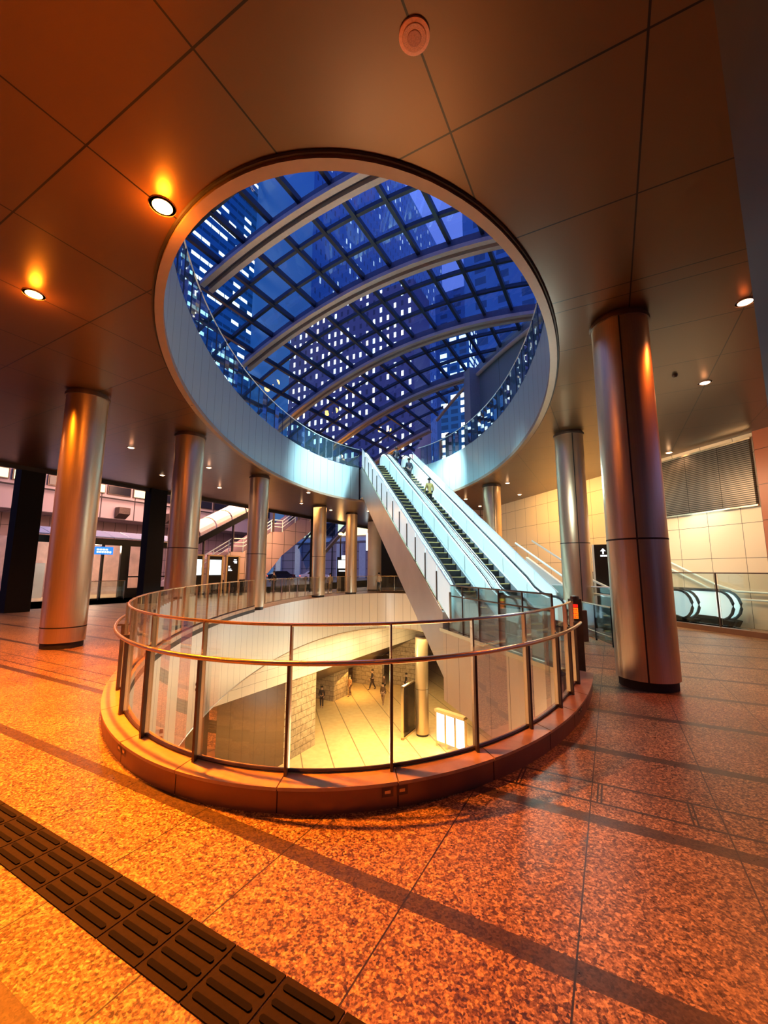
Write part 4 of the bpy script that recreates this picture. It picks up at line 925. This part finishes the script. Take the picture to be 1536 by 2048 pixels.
def car(x, y, rot, m, label):
    t = thing('car', label, 'car', (x, y, 0)); c_, s_ = cos(rot), sin(rot)
    def P_(u, v, z): return V((x + u * c_ - v * s_, y + u * s_ + v * c_, z))
    side = [(-2.2, .35), (-2.25, .85), (-1.5, 1.0), (-.9, 1.45), (.7, 1.45), (1.3, 1.0), (2.1, .88), (2.2, .4)]
    mb = MB(); mb.prism([P_(u, -.85, z) for u, z in side], P_(0, 1.7, 0) - P_(0, 0, 0)); mb.build('body', m, t)
    mb = MB(); mb.prism([P_(u, -.87, z) for u, z in [(-1.25, 1.02), (-.82, 1.38), (.62, 1.38), (1.08, 1.02)]], P_(0, 1.74, 0) - P_(0, 0, 0)); mb.build('windows', M['dkscreen'], t)
    for u in (-1.4, 1.4):
        for v in (-.88, .7): mb = MB(); mb.tube([P_(u, v, .33), P_(u, v + .2, .33)], .33, 16); mb.build('wheel', M['rubber'], t)
    for v in (-.7, .5):
        mb = MB(); mb.box(P_(-2.27, v, .65), P_(0, .2, 0) - P_(0, 0, 0), V((0, 0, .14)), P_(.05, 0, 0) - P_(0, 0, 0)); mb.build('tail_light', M['tail'], t)
        mb = MB(); mb.box(P_(2.18, v, .6), P_(0, .25, 0) - P_(0, 0, 0), V((0, 0, .14)), P_(.05, 0, 0) - P_(0, 0, 0)); mb.build('head_light', M['white_mark'], t)
M['tail'] = emis('tail_light', (1, .06, .03), 6)
car(-16.3, 66, .5, mat('dark_car_paint', (.03, .03, .04), .2, .5, noise=.05), 'dark car with glowing red tail lights on the street')
car(-11.0, 66, .3, mat('white_car_paint', (.8, .8, .85), .2, .2, noise=.05), 'white car right of the dark one on the street')
for k, (x, y) in enumerate([(-13, 75), (-9, 72)]):
    mb = MB(); mb.tube([(x, y, 0), (x, y, 9)], .1, 8); tag(mb.build('street_pole', M['black'], smooth=True), ['dark slim street pole above the dark car', 'dark slim street pole above the white car'][k], 'pole')
# ------------------------------------------------------------------ LOWER CONCOURSE
AL = -15.52; WB = 17.6; SB = 20.23
M['lw'] = M['white_tile']
mb = MB(); mb.box(AB(AL - .4, 5, -4.3), eR * .4, eB * 45, V((0, 0, 4.3 + ZD + .6))); struct(mb.build('wall_lower_header', M['white_tile']))
mb = MB(); mb.box(AB(AL - .4, 5, ZL), eR * .4, eB * (WB - 5), V((0, 0, -4.3 - ZL))); struct(mb.build('wall_lower_metal', M['brown_metal']))
mb = MB(); mb.box(AB(AL - 2.5, WB, ZL), eR * 2.5, eB * (SB - WB), V((0, 0, -4.3 - ZL))); struct(mb.build('wall_lower_stone', M['blocks']))
mb = MB(); mb.quad(AB(AL, SB - 1, -4.3), AB(-19.0, SB - 1, -6.2), AB(-19.0, 33.65, -6.2), AB(AL, 33.65, -4.3)); mb.quad(AB(-19.0, SB - 1, -6.2), AB(-27, SB - 1, -6.2), AB(-27, 45, -6.2), AB(-19.0, 45, -6.2)); struct(mb.build('ceiling_passage', clad('passage_soffit_panels', (.46, .29, .18), .9, .3, .4, .006)))
for (a0, a1, b0_, b1_, lab) in [(-20.9, -19.2, 27.2, 29.2, 'brown stone block pier at the mouth of the lower passage')]:
    mb = MB(); mb.box(AB(a0, b0_, ZL), eR * (a1 - a0), eB * (b1_ - b0_), V((0, 0, -6.22 - ZL))); tag(mb.build('stone_pier', M['blocks']), lab, 'pillar')
mb = MB(); mb.box(AB(-26, 35.6, ZL), eR * 5.5, eB * .4, V((0, 0, 2.08))); struct(mb.build('wall_passage_end', M['blocks']))
mb = MB(); mb.box(AB(-20.9, 32.5, ZL), eR * .4, eB * 3.2, V((0, 0, 2.08))); mb.box(AB(-20.9, 32.5, ZL), eR * 3.0, eB * .4, V((0, 0, 2.08))); struct(mb.build('wall_passage_side', M['blocks']))
mb = MB(); mb.box(AB(-17.6, 33.7, ZL), eR * 3.2, eB * .4, V((0, 0, 4.0))); struct(mb.build('wall_passage_right', M['blocks']))
lb_ = thing('lobby_board', 'tall framed black board beside the lower concourse column', 'sign', AB(-11.4, 23.5, ZL))
mb = MB(); mb.box(AB(-11.5, 23.35, ZL), eR * .1, eB * 1.7, V((0, 0, 2.9))); mb.build('board', M['dkscreen'], lb_)
mb = MB()
for bb in (23.25, 25.05): mb.box(AB(-11.52, bb, ZL), eR * .16, eB * .1, V((0, 0, 3.0)))
mb.box(AB(-11.52, 23.25, ZL + 2.92), eR * .16, eB * 1.9, V((0, 0, .08))); mb.box(AB(-11.52, 23.25, ZL), eR * .16, eB * 1.9, V((0, 0, .12))); mb.build('frame', M['rail'], lb_)
lc = thing('poster_case', 'low lit poster case with white screens on the lower floor', 'display', (3.6, 24.6, ZL))
c0, c1 = V((3.05, 25.2, ZL)), V((4.45, 23.7, ZL)); d = (c1 - c0) / 3; nr = V((-.73, -.68, 0))
mb = MB(); mb.bar(c0 + V((0, 0, 1.95)), c1 + V((0, 0, 1.95)), .35, .14); mb.build('top', M['curb'], lc)
for k in range(4):
    mb = MB(); mb.bar(c0 + d * k, c0 + d * k + V((0, 0, 1.9)), .1, .1); mb.build('post', M['rail'], lc)
    if k < 3: mb = MB(); mb.quad(c0 + d * (k + .1) + nr * .05 + V((0, 0, .3)), c0 + d * (k + .9) + nr * .05 + V((0, 0, .3)), c0 + d * (k + .9) + nr * .05 + V((0, 0, 1.8)), c0 + d * (k + .1) + nr * .05 + V((0, 0, 1.8))); mb.build('screen', M['screen'], lc)
M['dark_slab'] = mat('dark_slab', (.10, .08, .06), .4, noise=.1)
mb = MB(); mb.prism([(4.3, 26.2, ZL + 2.3), (5.3, 27.2, ZL + 2.3), (9.5, 23.0, ZL + .3), (8.0, 21.5, ZL + .3)], V((0, 0, -.4))); tag(mb.build('lower_stair_roof', M['dark_slab']), 'dark sloping cover beside the poster case on the lower floor', 'cover')
mb = MB(); mb.prism([(3.8, 26.6, ZL + 2.34), (4.6, 27.6, ZL + 2.34), (5.35, 27.1, ZL + 2.34), (4.35, 26.1, ZL + 2.34)], V((0, 0, -.3))); tag(mb.build('escalator_landing_cap', M['pale_deck']), 'pale landing plate at the head of the dark sloping cover', 'landing')
# drum wall small ports
for (x, y, lab) in [(395, 1412, 0), (473, 1370, 1)]: pass
def drum_port(i, z, lab):
    t = thing('drum_nozzle', lab, 'nozzle', pe(i, 0, z))
    for dz in (0, -.13):
        c0 = pe(i, 0, z + dz); rd = rad(i); mb = MB(); mb.tube([c0 + rd * .02, c0 - rd * .05], .04, 12); mb.build('nozzle', M['dark_post'], t, smooth=True)
drum_port(ang_of((-4.3, 8.8)), -1.55, 'pair of dark round nozzles low on the left drum wall')
drum_port(ang_of((-4.75, 11.4)), -1.35, 'second pair of dark round nozzles farther along the drum wall')
# ------------------------------------------------------------------ PEOPLE
MC = {}
def cmat(col, rough=.8):
    k_ = tuple(col)
    if k_ not in MC: MC[k_] = mat('cloth_%d' % len(MC), col, rough, noise=.15, nscale=30)
    return MC[k_]
SKIN = mat('skin', (.62, .38, .27), .5, noise=.05)
def skin_obj(name, verts, edges, radii, m, parent, sub=1, root=0):
    me = bpy.data.meshes.new(name); me.from_pydata([tuple(v) for v in verts], edges, []); me.materials.append(m)
    o = bpy.data.objects.new(name, me); COL.objects.link(o); o.parent = parent
    sk = o.modifiers.new('skin', 'SKIN'); sk.use_smooth_shade = True
    if not me.skin_vertices: me.skin_vertices.new()
    for i, r in enumerate(radii):
        d = me.skin_vertices[0].data[i]; d.radius = (r, r) if isinstance(r, float) else r; d.use_root = (i == root)
    if sub: sb_ = o.modifiers.new('sub', 'SUBSURF'); sb_.levels = sub; sb_.render_levels = sub
    return o
def person(loc, h, face, label, stride=.0, coat=(.05, .05, .06), legs=(.03, .03, .04), hair=(.02, .015, .01), long=0, arm=(.1, -.1), hat=None, name='person', elbow=.15, skirt=None):
    root = thing(name, label, 'person', loc); root.rotation_euler = (0, 0, face); k = h / 1.75
    def P_(x, y, z): return V((x * k, y * k, z * k))
    # y = forward
    vs = []; es = []; rs = []
    def add(p_, r, par=None):
        vs.append(p_); rs.append(r * k); i = len(vs) - 1
        if par is not None: es.append((par, i))
        return i
    pel = add(P_(0, 0, .95), .14); wa = add(P_(0, 0, 1.12), .12, pel); ch = add(P_(0, .01, 1.33), .145, wa); nk = add(P_(0, .0, 1.48), .06, ch); hb = add(P_(0, .02, 1.56), .07, nk); hd = add(P_(0, .02, 1.66), .095, hb); 
    legv = {}
    for sg_, st2 in ((-1, stride), (1, -stride)):
        hp = add(P_(sg_ * .09, 0, .88), .10, pel); kn = add(P_(sg_ * .1, st2 * .45 + .03, .5), .065, hp); an = add(P_(sg_ * .1, st2 - .03, .09), .042, kn); to = add(P_(sg_ * .11, st2 + .14, .035), .035, an); legv[sg_] = (hp, kn, an, to)
    armv = {}
    for sg_, sw in ((-1, arm[0]), (1, arm[1])):
        sh = add(P_(sg_ * .17, 0, 1.40), .06, ch); el = add(P_(sg_ * .23, sw * .4 - .02, 1.13), .045, sh); wr = add(P_(sg_ * .22, sw + elbow, .92 + elbow * .3), .03, el); pm = add(P_(sg_ * .215, sw + elbow + .03, .86 + elbow * .3), .032, wr); armv[sg_] = (sh, el, wr)
        dirn = (vs[pm] - vs[wr]).normalized() * k
        for j in range(4):
            f1 = add(vs[pm] + dirn * .05 + P_(0, (j - 1.5) * .018, 0), .0095, pm); add(vs[f1] + dirn * (.035 - abs(j - 1.3) * .006) + P_(-sg_ * .012, 0, 0), .008, f1)
        t1 = add(vs[pm] + dirn * .0 + P_(-sg_ * .01, .04, 0), .010, pm); add(vs[t1] + dirn * .035, .009, t1)
    skin_obj('body', vs, es, rs, SKIN, root, 1)
    # clothing
    cv = [vs[pel] + P_(0, 0, -.02), vs[wa], vs[ch], vs[nk] - P_(0, 0, .03)]; cr_ = [.155 * k, .14 * k, .165 * k, .08 * k]; ce_ = [(0, 1), (1, 2), (2, 3)]
    if long: cv.append(P_(0, -.01, .95 - long)); cr_.append(.17 * k); ce_.append((0, 4))
    for sg_ in (-1, 1):
        b0 = len(cv); cv += [vs[armv[sg_][0]], vs[armv[sg_][1]], vs[armv[sg_][2]]]; cr_ += [.075 * k, .06 * k, .047 * k]; ce_ += [(2, b0), (b0, b0 + 1), (b0 + 1, b0 + 2)]
    skin_obj('coat', cv, ce_, cr_, cmat(coat), root, 1)
    if skirt:
        skin_obj('skirt', [P_(0, 0, .98), P_(0, 0, .8), P_(0, 0, .58)], [(0, 1), (1, 2)], [.14 * k, .17 * k, .19 * k], cmat(skirt), root, 1)
    lv_ = [vs[pel]]; lr = [.15 * k]; le = []
    for sg_ in (-1, 1):
        hp, kn, an, to = legv[sg_]; b0 = len(lv_); lv_ += [vs[hp], vs[kn], vs[an]]; lr += [.112 * k, .078 * k, .058 * k]; le += [(0, b0), (b0, b0 + 1), (b0 + 1, b0 + 2)]
    skin_obj('trousers', lv_, le, lr, cmat(legs), root, 1)
    for sg_ in (-1, 1):
        hp, kn, an, to = legv[sg_]; skin_obj('shoe', [vs[an] - P_(0, .02, .03), vs[to]], [(0, 1)], [.048 * k, .045 * k], cmat((.03, .025, .02)), root, 1)
    mb = MB(); mb.lathe((0, 0, 0), [(.112 * k, 0), (.118 * k, .05 * k), (.10 * k, .10 * k), (.06 * k, .135 * k), (.005, .145 * k)], 16, capb=False); hc = mb.build('hair' if not hat else 'cap', cmat(hat or hair), None, smooth=True)
    hc.parent = root; hc.location = P_(0, -.012, 1.655)
    mb = MB(); mb.lathe((0, 0, 0), [(.03 * k, -.10 * k), (.095 * k, -.05 * k), (.10 * k, .02 * k)], 12, capb=False)
    hb_ = mb.build('back_hair', cmat(hair), root, smooth=True) if False else None
    # face
    for (x, y, z, r, mm_) in ((-.033, .108, 1.665, .010, (.02, .02, .02)), (.033, .108, 1.665, .010, (.02, .02, .02)), (0, .122, 1.63, .014, (.6, .36, .26)), (0, .108, 1.60, .016, (.4, .15, .12))):
        pass
    fc = bpy.data.objects
    mb = MB()
    for (x, y, z, rx, mi) in ((-.033, .112, 1.665, .011, 0), (.033, .112, 1.665, .011, 0), (0, .112, 1.595, .018, 1), (0, .125, 1.632, .012, 2), (-.10, .015, 1.64, .02, 2), (.10, .015, 1.64, .02, 2)):
        c_ = P_(x, y, z); mb.lathe(c_, [(.001, -rx * k * .7), (rx * k * .8, 0), (.001, rx * k * .7)], 8, mi, capb=False)
    f_ = mb.build('face_features', [cmat((.02, .02, .02)), cmat((.4, .14, .1)), SKIN], None, smooth=True); f_.parent = root
    return root
def stepz(t): i = int((t - T0) / ((T1 - T0) / 37)); return (i + 1) * ZU / 37 - .015
t_ = 17.35; person(ST(6.62, t_, stepz(t_)), 1.32, TE, 'person in a yellow beige jacket riding the right escalator, lower rider', .05, (.55, .42, .12), (.02, .02, .025), (.015, .012, .01), long=.12, elbow=.12)
t_ = 19.95; person(ST(6.50, t_, stepz(t_)), 1.32, TE + .1, 'person in dark clothes riding the right escalator, above the yellow jacket', .04, (.03, .03, .05), (.02, .02, .03), elbow=.2)
person(ST(6.62, T1 + .25, ZU + .01), 1.3, TE, 'person in a dark coat with white scarf standing at the escalator top', .05, (.02, .02, .04), (.02, .03, .06), long=.2, hat=(.01, .01, .015))
person((-8.05, 30.6, 0), 1.5, 1.2, 'dark figure standing by the foot of the outdoor stair', .1, (.02, .02, .02), (.02, .02, .02))
person((-4.0, 31.2, 0), 1.35, .2, 'walking person in a pale coat right of the fourth column', .2, (.5, .4, .25), (.03, .03, .03), long=.15)
person((-.35, 30.5, 0), 1.4, .3, 'person in light clothes far behind, left of the escalator underside', .15, (.6, .5, .4), (.03, .03, .03))
zf = ZL
person((-4.51, 31.7, zf), 1.48, pi, 'standing person in black with a backpack on the lower floor, leftmost', .08, (.02, .015, .015), (.03, .02, .02), elbow=.2)
person((-2.69, 34.5, zf), 1.55, 2.4, 'walking person in a brown coat near the stone pier below', .22, (.28, .14, .06), (.12, .06, .03), long=.25)
person((-3.25, 37.5, zf), 1.5, 2.0, 'person in white half hidden behind the stone pier below', .1, (.75, .7, .6), (.05, .04, .03))
person((-.95, 36.3, zf), 1.6, 1.7, 'striding person in black near the passage end on the lower floor', .3, (.02, .015, .02), (.03, .02, .02))
person((.05, 35.0, zf), 1.5, 1.9, 'person in a dark coat walking beside the striding person below', .2, (.10, .05, .03), (.06, .04, .02))
person((-.04, 32.5, zf), 1.5, 2.8, 'walking person in a skirt on the lower floor, nearest the board', .25, (.12, .06, .03), (.3, .18, .1), skirt=(.08, .03, .02))
person((1.85, 35.3, zf), 1.55, 1.6, 'person in black with a pram left of the lower column', .25, (.02, .02, .02), (.02, .02, .02), long=.2)
